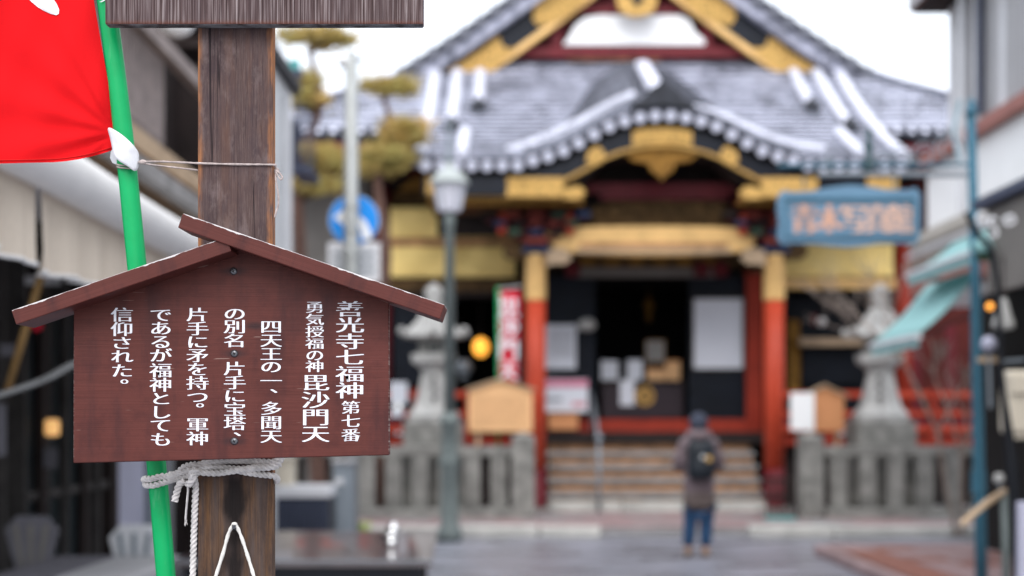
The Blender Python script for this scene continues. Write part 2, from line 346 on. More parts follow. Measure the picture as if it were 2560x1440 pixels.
# ---------------------------------------------------------------- lettering
_gm = {}
def glyph(ch):
    if ch in _gm: return _gm[ch]
    cu = bpy.data.curves.new('t', 'FONT'); cu.body = ch; cu.size = 1; cu.resolution_u = 4; cu.offset = -.011; cu.align_x = 'LEFT'
    o = bpy.data.objects.new('t', cu); COL.objects.link(o); dg = bpy.context.evaluated_depsgraph_get()
    me = bpy.data.meshes.new_from_object(o.evaluated_get(dg))
    vs = [tuple(v.co) for v in me.vertices]; fs = [tuple(p.vertices) for p in me.polygons]
    bpy.data.objects.remove(o); bpy.data.curves.remove(cu); bpy.data.meshes.remove(me)
    _gm[ch] = (vs, fs); return _gm[ch]
def _em():
    vs, _ = glyph('国'); xs = [v[0] for v in vs]; ys = [v[1] for v in vs]
    return (min(xs)+max(xs))/2, (min(ys)+max(ys))/2, max(xs)-min(xs), max(ys)-min(ys)
EMX, EMY, EMW, EMH = _em()
def put_char(bm, ch, cx, cz, wd, ht, y, fat=.022, th=0.0):
    """one character wd x ht centred at (cx,cz), facing -Y; fat widens the upright strokes"""
    vs, fs = glyph(ch)
    for j, dx in enumerate((-fat, 0, fat) if fat else (0,)):
        vv = [bm.verts.new((cx+((v[0]-EMX)/EMW+dx)*wd, y-.00004*j*(1 if wd < .1 else 30), cz+(v[1]-EMY)/EMH*ht)) for v in vs]
        for f in fs:
            try: bm.faces.new([vv[i] for i in f])
            except ValueError: pass

# ================================================================= SETTING
bm = B(); box(bm, -300, 300, -60, 600, -.5, 0); tag(obj('road', bm, MAT['asphalt']), kind='structure')
# temple forecourt of stone slabs behind a kerb
root = tag(obj('forecourt', box(B(), -6, 13, 18.45, 30, .004, .10), MAT['paver_grey']), kind='structure')
slabme = {}
for key, m in (('pink', 'paver_pink'), ('grey', 'paver_grey')):
    b_ = B(); box(b_, -.29, .29, -.19, .19, 0, .03, .006); me = bpy.data.meshes.new('slab'); b_.to_mesh(me); b_.free(); me.materials.append(MAT[m]); slabme[key] = me
for j in range(7):
    for i in range(22):
        x = -2.6+i*.6+(j % 2)*.3; y = 18.66+j*.4
        if 18.4 < y < 21.5: inst('slab', slabme['pink' if random.random() < .75 else 'grey'], Matrix.Translation((x, y, .102+random.uniform(0, .004))), root)
for i, (a, b) in enumerate([(-5.6, -3.9), (-3.88, -2.2), (-2.18, -.9), (-.88, .33), (.36, 1.13), (3.05, 4.1), (4.12, 5.6), (5.62, 7.2), (7.22, 9.0)]):
    o = obj('kerb_stone', box(B(), a, b, 18.15, 18.44, .002, .13+.01*(i % 2), .015), MAT['kerb'], root)
# raised pavement along the right-hand shops
rp = tag(obj('pavement', prism(B(), [(0, 0), (1, 0)][:0] or [(3.5, .003), (9, .003), (9, .09), (3.5, .09)], 3, 15.9), MAT['paver_grey']), kind='structure')
pm = {}
for key, m in (('pink', 'paver_pink'), ('red', 'paver_red')):
    b_ = B(); box(b_, -.19, .19, -.19, .19, 0, .03, .005); me = bpy.data.meshes.new('paver'); b_.to_mesh(me); b_.free(); me.materials.append(MAT[m]); pm[key] = me
for i in range(7):
    for j in range(14):
        x, y = 3.72+i*.4, 10.5+j*.4
        inst('paver', pm['red' if (i == 0 and j < 12) or random.random() < .1 else 'pink'], Matrix.Translation((x, y, .091)), rp)
for j in range(9):
    obj('kerb_stone', box(B(), 3.36, 3.5, 4.9+j*1.22, 6.1+j*1.22, .002, .11, .012), MAT['paver_pink'], rp)

# ================================================================= TEMPLE HALL
C = 2.17
hall = thing('temple_hall', 'red and gold temple hall with snow dusted tile roof and porch steps', 'temple', (C, 24, 0))
def slope(y):                      # height of the front roof slope at depth y
    t = (y-20.5)/4.3
    return 5.12+2.3*(t*.72+.28*t*t)
def kshape(x):
    u = abs(x-C); T = ((0, 1), (.2, .99), (.4, .94), (.6, .87), (.85, .74), (1.1, .53), (1.4, .31), (1.7, .16), (2.0, .06), (2.3, 0))
    for (a, fa), (b, fb) in zip(T, T[1:]):
        if u <= b: return fa+(fb-fa)*(u-a)/(b-a)
    return 0
def kara(x, y): return 5.12+.72*kshape(x)+.42*min(y-20.5, .9)+.40*max(0, y-21.4)*(.2+.8*kshape(x)**.5) if abs(x-C) < 2.0 else -9
def roofz(x, y):
    return max(slope(y), kara(x, y))
# roof deck: porch part + wide part, stepped like rows of pan tiles
bm = B()
def sheet(bm, xs, ys, fz, xf=None, th=.0):
    g = [[bm.verts.new((xf(x, y) if xf else x, y, fz(xf(x, y) if xf else x, y))) for x in xs] for y in ys]
    for j in range(len(ys)-1):
        for i in range(len(xs)-1): bm.faces.new((g[j][i], g[j][i+1], g[j+1][i+1], g[j+1][i]))
    return g
def frange(a, b, n): return [a+(b-a)*i/n for i in range(n+1)]
ys = []
rows = 20
for k in range(rows+3):
    a = 20.5+(24.8-20.5)*k/rows; b = 20.5+(24.8-20.5)*(k+1)/rows
    ys += [a, b-.004]
def stepz(x, y):
    k = min(rows+2, int((y-20.5)/4.3*rows+1e-6)); a = 20.5+4.3*k/rows
    f = (y-a)/(4.3/rows); return roofz(x, y)+.03*(1-f)
sheet(bm, frange(C-3.5, C+3.5, 70), ys, stepz)
def hw(y): return 3.9+(24.8-min(y, 24.8))/2.5*2.95
def mainz(x, y): return slope(y)+.03*(1-((y-20.5)/4.3*rows) % 1)+max(0, (abs(x-C)-5)/1.9)**2*.22*max(0, (24.8-y)/2.5)
ym = [y for y in ys if y >= 22.25]
for s in (-1, 1):
    g = [[bm.verts.new((C+s*(3.5+(hw(y)-3.5)*i/20), y, mainz(C+s*(3.5+(hw(y)-3.5)*i/20), y))) for i in range(21)] for y in ym]
    for j in range(len(ym)-1):
        for i in range(20): bm.faces.new((g[j][i], g[j][i+1], g[j+1][i+1], g[j+1][i]))
    # side slope behind the hip
    a, b = g[0][-1], g[-1][-1]; c1 = bm.verts.new((C+s*6.9, 31, 6.0)); c2 = bm.verts.new((C+s*3.9, 31, 7.6)); bm.faces.new((a, b, c2, c1))
roof = obj('roof', bm, MAT['deck'], hall)
sm = roof.modifiers.new('thickness', 'SOLIDIFY'); sm.thickness = .12; sm.offset = -1
# rolls of cover tiles
b_ = B(); n_ = 8; L_ = .36
rg = [[b_.verts.new((math.cos(math.pi*k/n_)*rr, yy, math.sin(math.pi*k/n_)*rr*1.05)) for k in range(n_+1)] for yy, rr in ((0, .078), (L_*1.02, .062))]
for k in range(n_): b_.faces.new((rg[0][k], rg[0][k+1], rg[1][k+1], rg[1][k]))
b_.faces.new(rg[0][::-1]); b_.faces.new(rg[1])
tme = bpy.data.meshes.new('tile'); b_.to_mesh(tme); tme.materials.append(MAT['tile'])
tl = []
def tile_run(x, y0, y1, fz):
    y = y0
    while y < y1-.05:
        z = fz(x, y); z2 = fz(x, min(y+L_*.85, y1)); a = math.atan2(z2-z, L_*.85)
        dzx = (fz(x+.03, y+.1)-fz(x-.03, y+.1))/.06
        tl.append(Matrix.Translation((x, y, z+.03)) @ Matrix.Rotation(-math.atan(dzx) if abs(dzx) < 3 else 0, 4, 'Y') @ Matrix.Rotation(a, 4, 'X')); y += L_*math.cos(a)
for i in range(32): tile_run(C-3.41+i*.22, 20.46, 25.2, roofz)
port = list(tl); tl = []
for s in (-1, 1):
    for i in range(15):
        xx = 3.66+i*.22; y1 = 24.8 if xx < 3.9 else 24.8-(xx-3.9)/2.95*2.5
        tile_run(C+s*xx, 22.22, y1, mainz)
port.sort(key=lambda m: m.translation.y)
for m4 in port[:290]: inst('tile', tme, m4, roof)
bm = B()
for m4 in port[290:]+tl:
    q = b_.copy(); q.transform(m4); me = bpy.data.meshes.new('x'); q.to_mesh(me); q.free(); bm.from_mesh(me); bpy.data.meshes.remove(me)
b_.free(); tag(obj('tile_rolls', bm, MAT['tile'], roof), kind='stuff')
# round eave caps
b_ = B(); disc(b_, 0, 0, .080, -.02, .02, 14); ball(b_, (0, -.02, 0), .05, 1, .3, 1, 8); cme = bpy.data.meshes.new('eave_cap'); b_.to_mesh(cme); b_.free(); cme.materials.append(plain('frosted_cap', (.50, .51, .60), .7, 0, .5, 5))
for i in range(32):
    x = C-3.41+i*.22; inst('eave_cap', cme, Matrix.Translation((x, 20.44, roofz(x, 20.46)+.05)), roof)
# descending ridges with snow
def ridge(name, pts, wd, ht, mat='ridge', par=None):
    bm = B(); rings = []
    for p in pts:
        p = Vector(p); prof = [(-wd/2, 0), (-wd/2, ht*.8), (-wd*.25, ht), (wd*.25, ht), (wd/2, ht*.8), (wd/2, 0)]
        rings.append([bm.verts.new((p.x+a, p.y, p.z+b)) for a, b in prof])
    for i in range(len(rings)-1):
        for k in range(6): bm.faces.new((rings[i][k], rings[i][(k+1) % 6], rings[i+1][(k+1) % 6], rings[i+1][k]))
    bm.faces.new(rings[0][::-1]); bm.faces.new(rings[-1]); return obj(name, bm, MAT[mat], par or hall)
for s in (-1, 1):
    for off, ya, yb in ((3.5, 20.5, 24.7), (3.12, 22.3, 24.7), (2.72, 23.3, 24.7), (2.9, 20.6, 22.0)):
        ridge('descending_ridge', [(C+s*off, y, slope(y)+.02) for y in frange(ya, yb, 8)], .18, .24, 'bank', par=roof)
    r_ = [(C+s*(hw(y)), y, mainz(C+s*hw(y), y)) for y in frange(22.2, 24.8, 8)]
    ridge('hip_ridge', r_, .22, .24, 'tile', roof)
    for off, y in ((3.12, 22.25), (2.72, 23.2)):
        obj('ridge_end_tile', lathe(B(), [(.02, 0), (.13, .02), (.16, .16), (.1, .28), (.02, .36)], (C+s*off, y, slope(y)), 8), MAT['tiledark'], roof)
# curved porch gable: ridge, end ornament, snow rolls along the verge
ridge('porch_ridge', [(C, 20.75+t*2.9, 5.98+.06+t*1.22) for t in (0, .2, .4, .6, .8, 1)], .26, .22, 'ridge', roof)
orn = [(-.42, 0), (-.36, .10), (-.24, .12), (-.17, .24), (-.07, .28), (0, .38), (.07, .28), (.17, .24), (.24, .12), (.36, .10), (.42, 0), (.2, .03), (0, .06), (-.2, .03)]
obj('ridge_ornament', prism(B(), [(C+a*1.15, 5.96+b*1.25) for a, b in orn], 20.42, 20.72, .01), MAT['tiledark'], roof)
for path in ([(1270, 372), (1340, 350), (1400, 324), (1465, 292), (1530, 256), (1588, 230)], [(1732, 266), (1790, 280), (1850, 306), (1920, 338), (1990, 358), (2060, 368)]):
    obj('verge_roll', tube(B(), spline([W(p, q+10, 21.25) for p, q in path], 5), .095, 8), MAT['bank'], roof)
    obj('verge_course', tube(B(), spline([W(p, q+22, 21.1) for p, q in path], 5), .06, 8), MAT['tile'], roof)
# big front gable
GY = 24.85
def gz(h): return 10.35-.80*h+.022*h*h            # verge line: height at half width h
def verge_poly(s, h0, h1, d0, d1, n=10):
    a = [(C-.05+s*h, gz(h)-d0) for h in frange(h0, h1, n)]; b = [(C-.05+s*h, gz(h)-d1) for h in frange(h1, h0, n)]
    return a+b
gab = obj('gable', prism(B(), [(C-.05-3.2, 7.6), (C-.05+3.2, 7.6), (C-.05, 10.1)], 25.3, 25.5), MAT['maroon'], hall)
for s in (-1, 1):
    hs = frange(0, 4.15, 24); bm = B()
    g = [[bm.verts.new((C-.05+s*h, y, gz(h)+(.02 if y < 26 else 0))) for h in hs] for y in (GY-.25, 25.2, 26, 31)]
    for j in range(3):
        for i in range(24): bm.faces.new((g[j][i], g[j][i+1], g[j+1][i+1], g[j+1][i]))
    o = obj('gable_roof', bm, MAT['deck'], hall); q = o.modifiers.new('thickness', 'SOLIDIFY'); q.thickness = .16; q.offset = 0
    bm = B()
    for i in range(15):
        h = .25+i*.27; z = gz(h)+.05; lathe_c = (C-.05+s*h, GY-.28, z); disc(bm, lathe_c[0], z-.06, .10, GY-.33, GY-.1, 12)
        box(bm, lathe_c[0]-.08, lathe_c[0]+.08, GY-.3, GY+.5, z-.02, z+.07)
    obj('verge_tiles', bm, MAT['ridge'], o)
    obj('verge_face', prism(B(), verge_poly(s, .0, 4.05, .02, .31, 20), GY-.22, GY+.2), MAT['vergesnow'], o)
    obj('bargeboard', prism(B(), verge_poly(s, 0, 3.6, .30, .80), GY, GY+.1), MAT['black'], gab)
    obj('gold_trim', prism(B(), verge_poly(s, .35, 2.75, .80, .93), GY-.02, GY+.12), MAT['giltwood'], gab)
    for pp in ([(1098, 188), (1150, 158), (1200, 126), (1232, 100), (1249, 93), (1254, 112), (1264, 122), (1292, 121), (1256, 156), (1221, 192)], [(1334, 22), (1368, -14), (1410, -50), (1500, -50), (1465, 2), (1420, 40), (1380, 58), (1345, 66), (1331, 48)]):
        q_ = [(X(p, GY)-(C-.04), Z(q, GY)) for p, q in pp]
        gp = obj('gold_plate', prism(B(), [(C-.04-s*a_, b_2) for a_, b_2 in q_], GY-.045, GY-.01), MAT['brass'], gab)
        if pp[0][0] < 1200:
            bm = B(); xx, zz = C-.04-s*q_[2][0], Z(146, GY)
            for da, db in ((-.12, .0), (0, .1), (.1, .04), (.0, -.08), (.16, .18)): disc(bm, xx-s*da, zz+db, .022, GY-.052, GY-.044, 8)
            obj('engraving', bm, MAT['brass_dark'], gp)
bm = B(); pprism(bm, [(1408, 112), (1422, 92), (1438, 62), (1462, 44), (1500, 38), (1700, 38), (1724, 50), (1738, 80), (1760, 98), (1762, 112)], 25.0, .05); obj('white_panel', bm, MAT['white'], gab)
obj('gable_beam', pbox(B(), 1290, 116, 1890, 143, 25.02, .2), MAT['maroon'], gab)
obj('gable_beam', pbox(B(), 1420, 14, 1740, 34, 25.02, .2), MAT['maroon'], gab)
obj('gable_sill', pbox(B(), 1420, 143, 1650, 152, 25.1, .1), MAT['riser'], gab)
for px in (1392, 1768): obj('gable_strut', pbox(B(), px-14, 40, px+14, 114, 25.03, .15), MAT['maroon'], gab)
bm = B(); cx, cz = X(1592, 24.7), Z(2, 24.7); pts = [(cx+.38*math.cos(a)*(1 if abs(math.cos(a)) < .9 else .92), cz+.28*math.sin(a)) for a in [R(180+12*i) for i in range(16)]]+[(cx+.34, cz+.35), (cx-.34, cz+.35)]
gg = obj('gable_pendant', prism(bm, pts, 24.62, 24.74), MAT['brass'], gab)
bm = B(); disc(bm, cx, cz, .1, 24.6, 24.62, 12); disc(bm, cx-.15, cz+.1, .05, 24.6, 24.62, 8); disc(bm, cx+.15, cz+.1, .05, 24.6, 24.62, 8); obj('engraving', bm, MAT['black'], gg)
# karahafu bargeboard and gilding
KY = 20.56
def kz(x): return 5.12+.72*kshape(x)
def kband(x0, x1, d0, d1, n=40):
    f = frange(x0, x1, n); return [(x, kz(x)-d0) for x in f]+[(x, kz(x)-d1) for x in f[::-1]]
kb = obj('porch_bargeboard', prism(B(), kband(C-3.45, C+3.45, .10, .36, 60), KY, KY+.10), MAT['black'], hall)
obj('gold_trim', tube(B(), [(x, KY-.02, kz(x)-.38) for x in frange(C-1.5, C+1.5, 40)], .028, 6), MAT['brass'], kb)
obj('gold_plate', prism(B(), kband(C-.43, C+.43, .12, .33, 12)+[], KY-.04, KY-.005), MAT['brass'], kb)
obj('gold_plate', prism(B(), [(C-.34, 5.50), (C-.15, 5.42), (C, 5.40), (C+.15, 5.42), (C+.34, 5.50), (C+.25, 5.55), (C-.25, 5.55)], KY-.03, KY+.02), MAT['brass_dark'], kb)
for s in (-1, 1):
    obj('gold_plate', prism(B(), [(C+s*a, kz(C+s*.93)+b) for a, b in ((.84, -.32), (.85, -.22), (.92, -.15), (1.0, -.17), (1.08, -.25), (1.10, -.38), (1.0, -.42), (.9, -.41))], KY-.045, KY-.005), MAT['brass'], kb)
    obj('gold_plate', prism(B(), [(C+s*a, 5.02+b) for a, b in ((1.43, -.02), (2.24, -.02), (2.24, -.22), (2.27, -.30), (1.40, -.30), (1.43, -.2))], KY-.045, KY-.005), MAT['brass'], kb)
    obj('gold_plate', prism(B(), [(C+s*a, 4.78+b) for a, b in ((1.1, 0), (1.2, .1), (1.42, .06), (1.44, -.08), (1.25, -.1))], KY-.045, KY-.005), MAT['brass'], kb)
    obj('gold_plate', prism(B(), [(C+s*a, 5.02+b) for a, b in ((2.95, -.02), (3.4, -.02), (3.4, -.26), (2.95, -.26))], KY-.045, KY-.005), MAT['brass'], kb)
pen = [(-.55, .16), (-.42, .04), (-.2, .0), (-.16, -.12), (-.05, -.2), (0, -.28), (.05, -.2), (.16, -.12), (.2, 0), (.42, .04), (.55, .16), (.2, .22), (0, .24), (-.2, .22)]
obj('carved_pendant', prism(B(), [(C+a, 5.22+b*.9) for a, b in pen], KY+.02, KY+.14), MAT['brass_dark'], kb)
# rafters under the porch eave with gilt ends
b_ = B(); box(b_, -.028, .028, 0, 1.6, -.035, .035); rme = bpy.data.meshes.new('rafter'); b_.to_mesh(rme); b_.free(); rme.materials.append(MAT['maroon']); rme.materials.append(MAT['brass'])
for p in rme.polygons:
    if p.normal.y < -.9: p.material_index = 1
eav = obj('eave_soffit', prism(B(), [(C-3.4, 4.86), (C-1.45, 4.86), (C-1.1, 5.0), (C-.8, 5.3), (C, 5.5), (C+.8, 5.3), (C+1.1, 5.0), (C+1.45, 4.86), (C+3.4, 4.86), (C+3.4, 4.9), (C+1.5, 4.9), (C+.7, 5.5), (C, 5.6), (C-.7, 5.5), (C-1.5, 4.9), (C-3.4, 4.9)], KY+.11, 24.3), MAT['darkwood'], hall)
for i in range(84):
    x = C-3.36+i*.081
    if abs(x-C) > 1.15: inst('rafter', rme, Matrix.Translation((x, KY+.12, 4.74)), eav)
for i in range(84):
    x = C-6.8+i*.165
    if abs(x-C) > 3.5: inst('rafter', rme, Matrix.Translation((x, 22.35, 5.62)), eav)
obj('rafter_fascia', box(B(), C-3.4, C-1.12, KY+.16, KY+.3, 4.64, 4.69), MAT['brass_dark'], eav); obj('rafter_fascia', box(B(), C+1.12, C+3.4, KY+.16, KY+.3, 4.64, 4.69), MAT['brass_dark'], eav)
for s in (-1, 1): obj('eave_board', prism(B(), [(C+s*3.5, 5.66), (C+s*6.9, 5.8), (C+s*6.9, 5.95), (C+s*3.5, 5.80)], 22.3, 24.3), MAT['maroon'], eav)
# upper wall between the eaves and the blinds
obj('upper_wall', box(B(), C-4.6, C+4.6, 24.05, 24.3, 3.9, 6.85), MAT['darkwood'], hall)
obj('carved_frieze', box(B(), C-4.4, C+4.4, 23.95, 24.04, 5.15, 5.32), MAT['brass_dark'], hall)
obj('carved_frieze', box(B(), X(975, 24), X(1300, 24), 23.9, 23.99, Z(512, 24), Z(488, 24)), MAT['carved'], hall)
for s in (-1, 1): obj('gilt_gusset', prism(B(), [(C+s*4.1, 5.35), (C+s*3.3, 5.35), (C+s*3.75, 5.62)], 23.85, 23.94), MAT['brass_dark'], hall)
# walls of the hall: dark rear with outer red boarding
wall = obj('wall', box(B(), C-6.2, C-4.42, 24.1, 24.3, 1.0, 5.6), MAT['taupe'], hall)
wall2 = obj('wall', box(B(), C+4.42, C+6.4, 24.1, 24.3, 1.0, 5.6), MAT['deepred'], hall)
for i in range(9): obj('wall_board', box(B(), C+4.55+i*.2, C+4.735+i*.2, 24.03, 24.095, 1.25, 3.1), MAT['deepred' if i % 3 else 'maroon'], wall2)
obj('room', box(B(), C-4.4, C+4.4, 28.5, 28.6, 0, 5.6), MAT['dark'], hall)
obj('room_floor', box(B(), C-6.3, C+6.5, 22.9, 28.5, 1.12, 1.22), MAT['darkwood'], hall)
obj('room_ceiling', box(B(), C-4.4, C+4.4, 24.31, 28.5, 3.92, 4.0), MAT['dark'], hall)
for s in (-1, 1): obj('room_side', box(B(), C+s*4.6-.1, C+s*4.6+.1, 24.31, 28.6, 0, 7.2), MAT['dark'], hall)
for px in (957, 2257): obj('pillar', lathe(B(), [(.15, 0), (.15, 5.3)], (X(px, 23.9), 23.9, .1), 16), MAT['red' if px > 2000 else 'maroon'], hall, True)
# yellow blinds
for (p0, q0, p1, q1) in ((976, 518, 1118, 596), (1124, 520, 1285, 596), (976, 616, 1118, 694), (1124, 616, 1290, 694), (1950, 610, 2232, 694)):
    Yb = 23.75; bm = B(); nx = 24; g = [[bm.verts.new((X(p0+(p1-p0)*i/nx, Yb), Yb+.012*math.sin(i*.35+p0)+.05*mnoise.noise(Vector((i*.12, j*.3, p0))), Z(q0+(q1-q0)*j/6, Yb))) for i in range(nx+1)] for j in range(7)]
    for j in range(6):
        for i in range(nx): bm.faces.new((g[j][i], g[j][i+1], g[j+1][i+1], g[j+1][i]))
    o = obj('blind', bm, MAT['yellow'], hall, True); o.modifiers.new('thickness', 'SOLIDIFY').thickness = .02
obj('blind_rail', pbox(B(), 972, 597, 1300, 614, 23.7, .08), MAT['riser'], hall)
obj('lintel', pbox(B(), 968, 696, 1315, 728, 23.7, .15), MAT['carved'], hall); obj('lintel', pbox(B(), 1945, 696, 2240, 722, 23.7, .15), MAT['giltwood'], hall)
obj('lintel', pbox(B(), 968, 728, 1315, 742, 23.72, .1), MAT['darkwood'], hall)
# dark shutters of many slats either side of the doorway, each slat its own board
for p0, p1, q0, q1, Ys in ((1368, 1488, 690, 1048, 23.4), (1722, 1866, 690, 1048, 23.4), (985, 1060, 745, 960, 23.85), (2005, 2150, 870, 960, 24.4)):
    sh = obj('shutter', pbox(B(), p0, q0, p1, q1, Ys+.03, .05), MAT['slate'], hall); nS = int((q1-q0)/13)
    for i in range(nS):
        a = q0+(q1-q0)*i/nS; obj('slat', pbox(B(), p0+2, a+2, p1-2, a+(q1-q0)/nS-1, Ys, .028), MAT['slate'], sh)
obj('side_door', pbox(B(), 1968, 742, 2160, 1050, 24.6, .05), MAT['slate'], hall)
obj('side_post', pbox(B(), 1972, 800, 2000, 985, 24.3, .2), MAT['brass_dark'], hall); obj('side_shelf', pbox(B(), 2000, 845, 2165, 864, 24.1, .4), MAT['tan'], hall)
obj('wall_infill', pbox(B(), 1310, 640, 1366, 1060, 23.45, .1), MAT['slate'], hall)
obj('side_post', pbox(B(), 1322, 740, 1334, 960, 23.38, .06), MAT['brass_dark'], hall)
# door frame
obj('door_post', pbox(B(), 1866, 640, 1905, 1080, 23.3, .2), MAT['red'], hall)
obj('threshold', pbox(B(), 1368, 1048, 1905, 1080, 23.2, .15), MAT['red'], hall); obj('veranda_edge', pbox(B(), 1365, 1080, 1910, 1094, 22.95, .3), MAT['darkwood'], hall)
obj('door_lintel', pbox(B(), 1440, 668, 1790, 692, 23.3, .1), MAT['taupe'], hall)
fr = obj('carved_frieze', pbox(B(), 1366, 640, 1895, 668, 23.2, .1), MAT['carved'], hall)
for i in range(6): obj('carved_boss', pbox(B(), 1450+i*60, 643, 1490+i*60, 664, 23.16, .035, .01), MAT['brass_dark'], fr)
for px in (1430, 1752, 1800): obj('lintel_knuckle', pbox(B(), px-16, 655, px+20, 690, 23.1, .08, .02), MAT['maroon'], hall)
# great rainbow beam
YB = 21.38
n = 26; top = [(X(1362+(1898-1362)*i/n, YB), Z(583-18*math.sin(math.pi*min(1, .06+i/n*.88))**.35, YB)) for i in range(n+1)]
bot = [(X(1380+(1885-1380)*i/n, YB), Z(612+25*max(0, math.sin(math.pi*i/n))**.3, YB)) for i in range(n, -1, -1)]
rb = obj('rainbow_beam', prism(B(), top+bot, YB, YB+.28), MAT['giltwood'], hall)
obj('beam_moulding', pbox(B(), 1450, 606, 1820, 618, YB-.03, .03, .01), MAT['riser'], rb); obj('beam_moulding', pbox(B(), 1440, 622, 1830, 632, YB-.02, .02, .005), MAT['tan'], rb)
# carved panel above beam, crimson beam
obj('carved_panel', pprism(B(), [(1468, 568), (1480, 520), (1530, 500), (1790, 500), (1830, 525), (1850, 568)], 21.45, .12), MAT['carved'], hall)
pan = hall.children[-1]
for i in range(34):
    px, py = random.uniform(1490, 1830), random.uniform(508, 560); obj('carving', ball(B(), W(px, py, 21.43), random.uniform(.04, .09), 1.6, .5, random.uniform(.5, 1), 8), MAT['carved'], pan)
obj('crimson_beam', pbox(B(), 1470, 458, 1850, 482, 21.3, .12), MAT['maroon'], hall); obj('crimson_beam', pbox(B(), 1500, 480, 1820, 498, 21.34, .1), MAT['maroon'], hall)
obj('porch_tympanum', prism(B(), kband(C-1.35, C+1.35, .36, .36, 30)[:31]+[(C+1.3, 4.6), (C-1.3, 4.6)], 21.7, 21.8), MAT['darkwood'], hall)
obj('porch_crossbeam', box(B(), C-3.3, C+3.3, 21.6, 21.75, 4.3, 4.62), MAT['darkwood'], hall)
# porch pillars with gilt capitals, bracket clusters
for s, px in ((-1, 1339), (1, 1935)):
    xc = X(px, 21.5)
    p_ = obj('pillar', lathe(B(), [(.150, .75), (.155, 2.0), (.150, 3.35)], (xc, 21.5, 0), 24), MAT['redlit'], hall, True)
    obj('gilt_collar', lathe(B(), [(.155, 3.30), (.160, 3.34), (.155, 3.93), (.17, 3.95), (.17, 4.0)], (xc, 21.5, 0), 24), MAT['giltwood'], p_, True)
    obj('pillar_foot', lathe(B(), [(.17, .1), (.162, .15), (.158, .76)], (xc, 21.5, 0), 24), MAT['maroon'], p_, True)
    obj('stone_base', box(B(), xc-.26, xc+.26, 21.24, 21.76, .1, .18, .02), MAT['stone'], p_)
    br = obj('bracket', box(B(), xc-.2, xc+.2, 21.3, 21.7, 4.0, 4.12, .02), MAT['blue'], p_)
    for row in range(4):
        wd = .28+.20*row; z0 = 4.13+.13*row
        for k in range(2*row+1 if row < 3 else 5):
            nn = (2*row+1 if row < 3 else 5); xx = xc-wd+2*wd*(k+.5)/nn
            obj('bracket_block', box(B(), xx-wd/nn*.62, xx+wd/nn*.62, 21.16+.02*k % .07, 21.5, z0, z0+.09, .015), MAT[('dullred', 'green', 'blue', 'darkwood', 'dullred')[(k+row) % 5]], br)
    for row in range(3): obj('bracket_arm', box(B(), xc-.32-.2*row, xc+.32+.2*row, 21.28, 21.4, 4.20+.13*row, 4.24+.13*row), MAT['maroon'], br)
    for xx in (xc-.5, xc+.5): obj('bracket_post', lathe(B(), [(.07, 4.28), (.06, 4.6)], (xx, 21.3, 0), 8), MAT['redlit'], br)
    # carved nosing beyond the pillar
    P_ = [(0, .1), (.2, .16), (.38, .1), (.42, -.02), (.3, -.1), (.12, -.08), (0, -.14)]
    obj('carved_nosing', prism(B(), [(xc+s*(.16+a*.8), 4.02+b) for a, b in P_], 21.35, 21.6, .02), MAT['carved'], p_)
    obj('carved_nosing', prism(B(), [(xc-s*(.16+a*.9), 3.93+b) for a, b in P_], 21.3, 21.34, .01), MAT['tan'], p_)
    obj('tie_beam', box(B(), xc-.1, xc+.1, 21.7, 23.9, 3.9, 4.1), MAT['carved'], hall)
# veranda, railings
for s in (-1, 1):
    a, b = sorted((C+s*2.0, C+s*6.3)); ver = obj('veranda', box(B(), a, b, 22.8, 23.9, 1.10, 1.22), MAT['red'], hall)
    obj('veranda_skirt', box(B(), a, b, 23.1, 23.2, .12, 1.09), MAT['darkwood'], ver)
    for z0, z1 in ((1.30, 1.40), (1.56, 1.64), (1.86, 1.96)): obj('rail', box(B(), a, b, 22.82, 22.92, z0, z1, .01), MAT['redlit'], ver)  # lit red on the rails makes up for the eave shade
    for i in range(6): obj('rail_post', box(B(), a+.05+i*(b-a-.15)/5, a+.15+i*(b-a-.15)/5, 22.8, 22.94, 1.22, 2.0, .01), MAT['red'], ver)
    obj('rail_panel', box(B(), a, b, 22.86, 22.9, 1.40, 1.56), MAT['maroon'], ver)
# steps
for i in range(5):
    z, y = 1.2-.2*i, 22.95-.3*i
    st = obj('step', box(B(), X(1366, 22)+.02, X(1905, 22), y, y+.36, z-.09, z, .012), MAT['step'], hall)
    obj('riser', box(B(), X(1372, 22)+.02, X(1900, 22), y+.06, y+.10, z-.2, z-.092), MAT['riser'], st)
for i in range(3): obj('stone_step', box(B(), .55+i*1.12, 1.65+i*1.12, 21.42, 21.75, .1, .27, .015), MAT['kerb'], hall)
bx_ = thing('wooden_box', 'plain brown wooden box at left end of the top temple step', 'box', (X(1408, 22.9), 22.9, 1.2)); obj('body', pbox(B(), 1372, 1040, 1445, 1074, 22.9, .28, .006), MAT['boardwood2'], bx_); obj('lid', pbox(B(), 1369, 1034, 1448, 1039, 22.88, .32), MAT['boardwood2'], bx_)

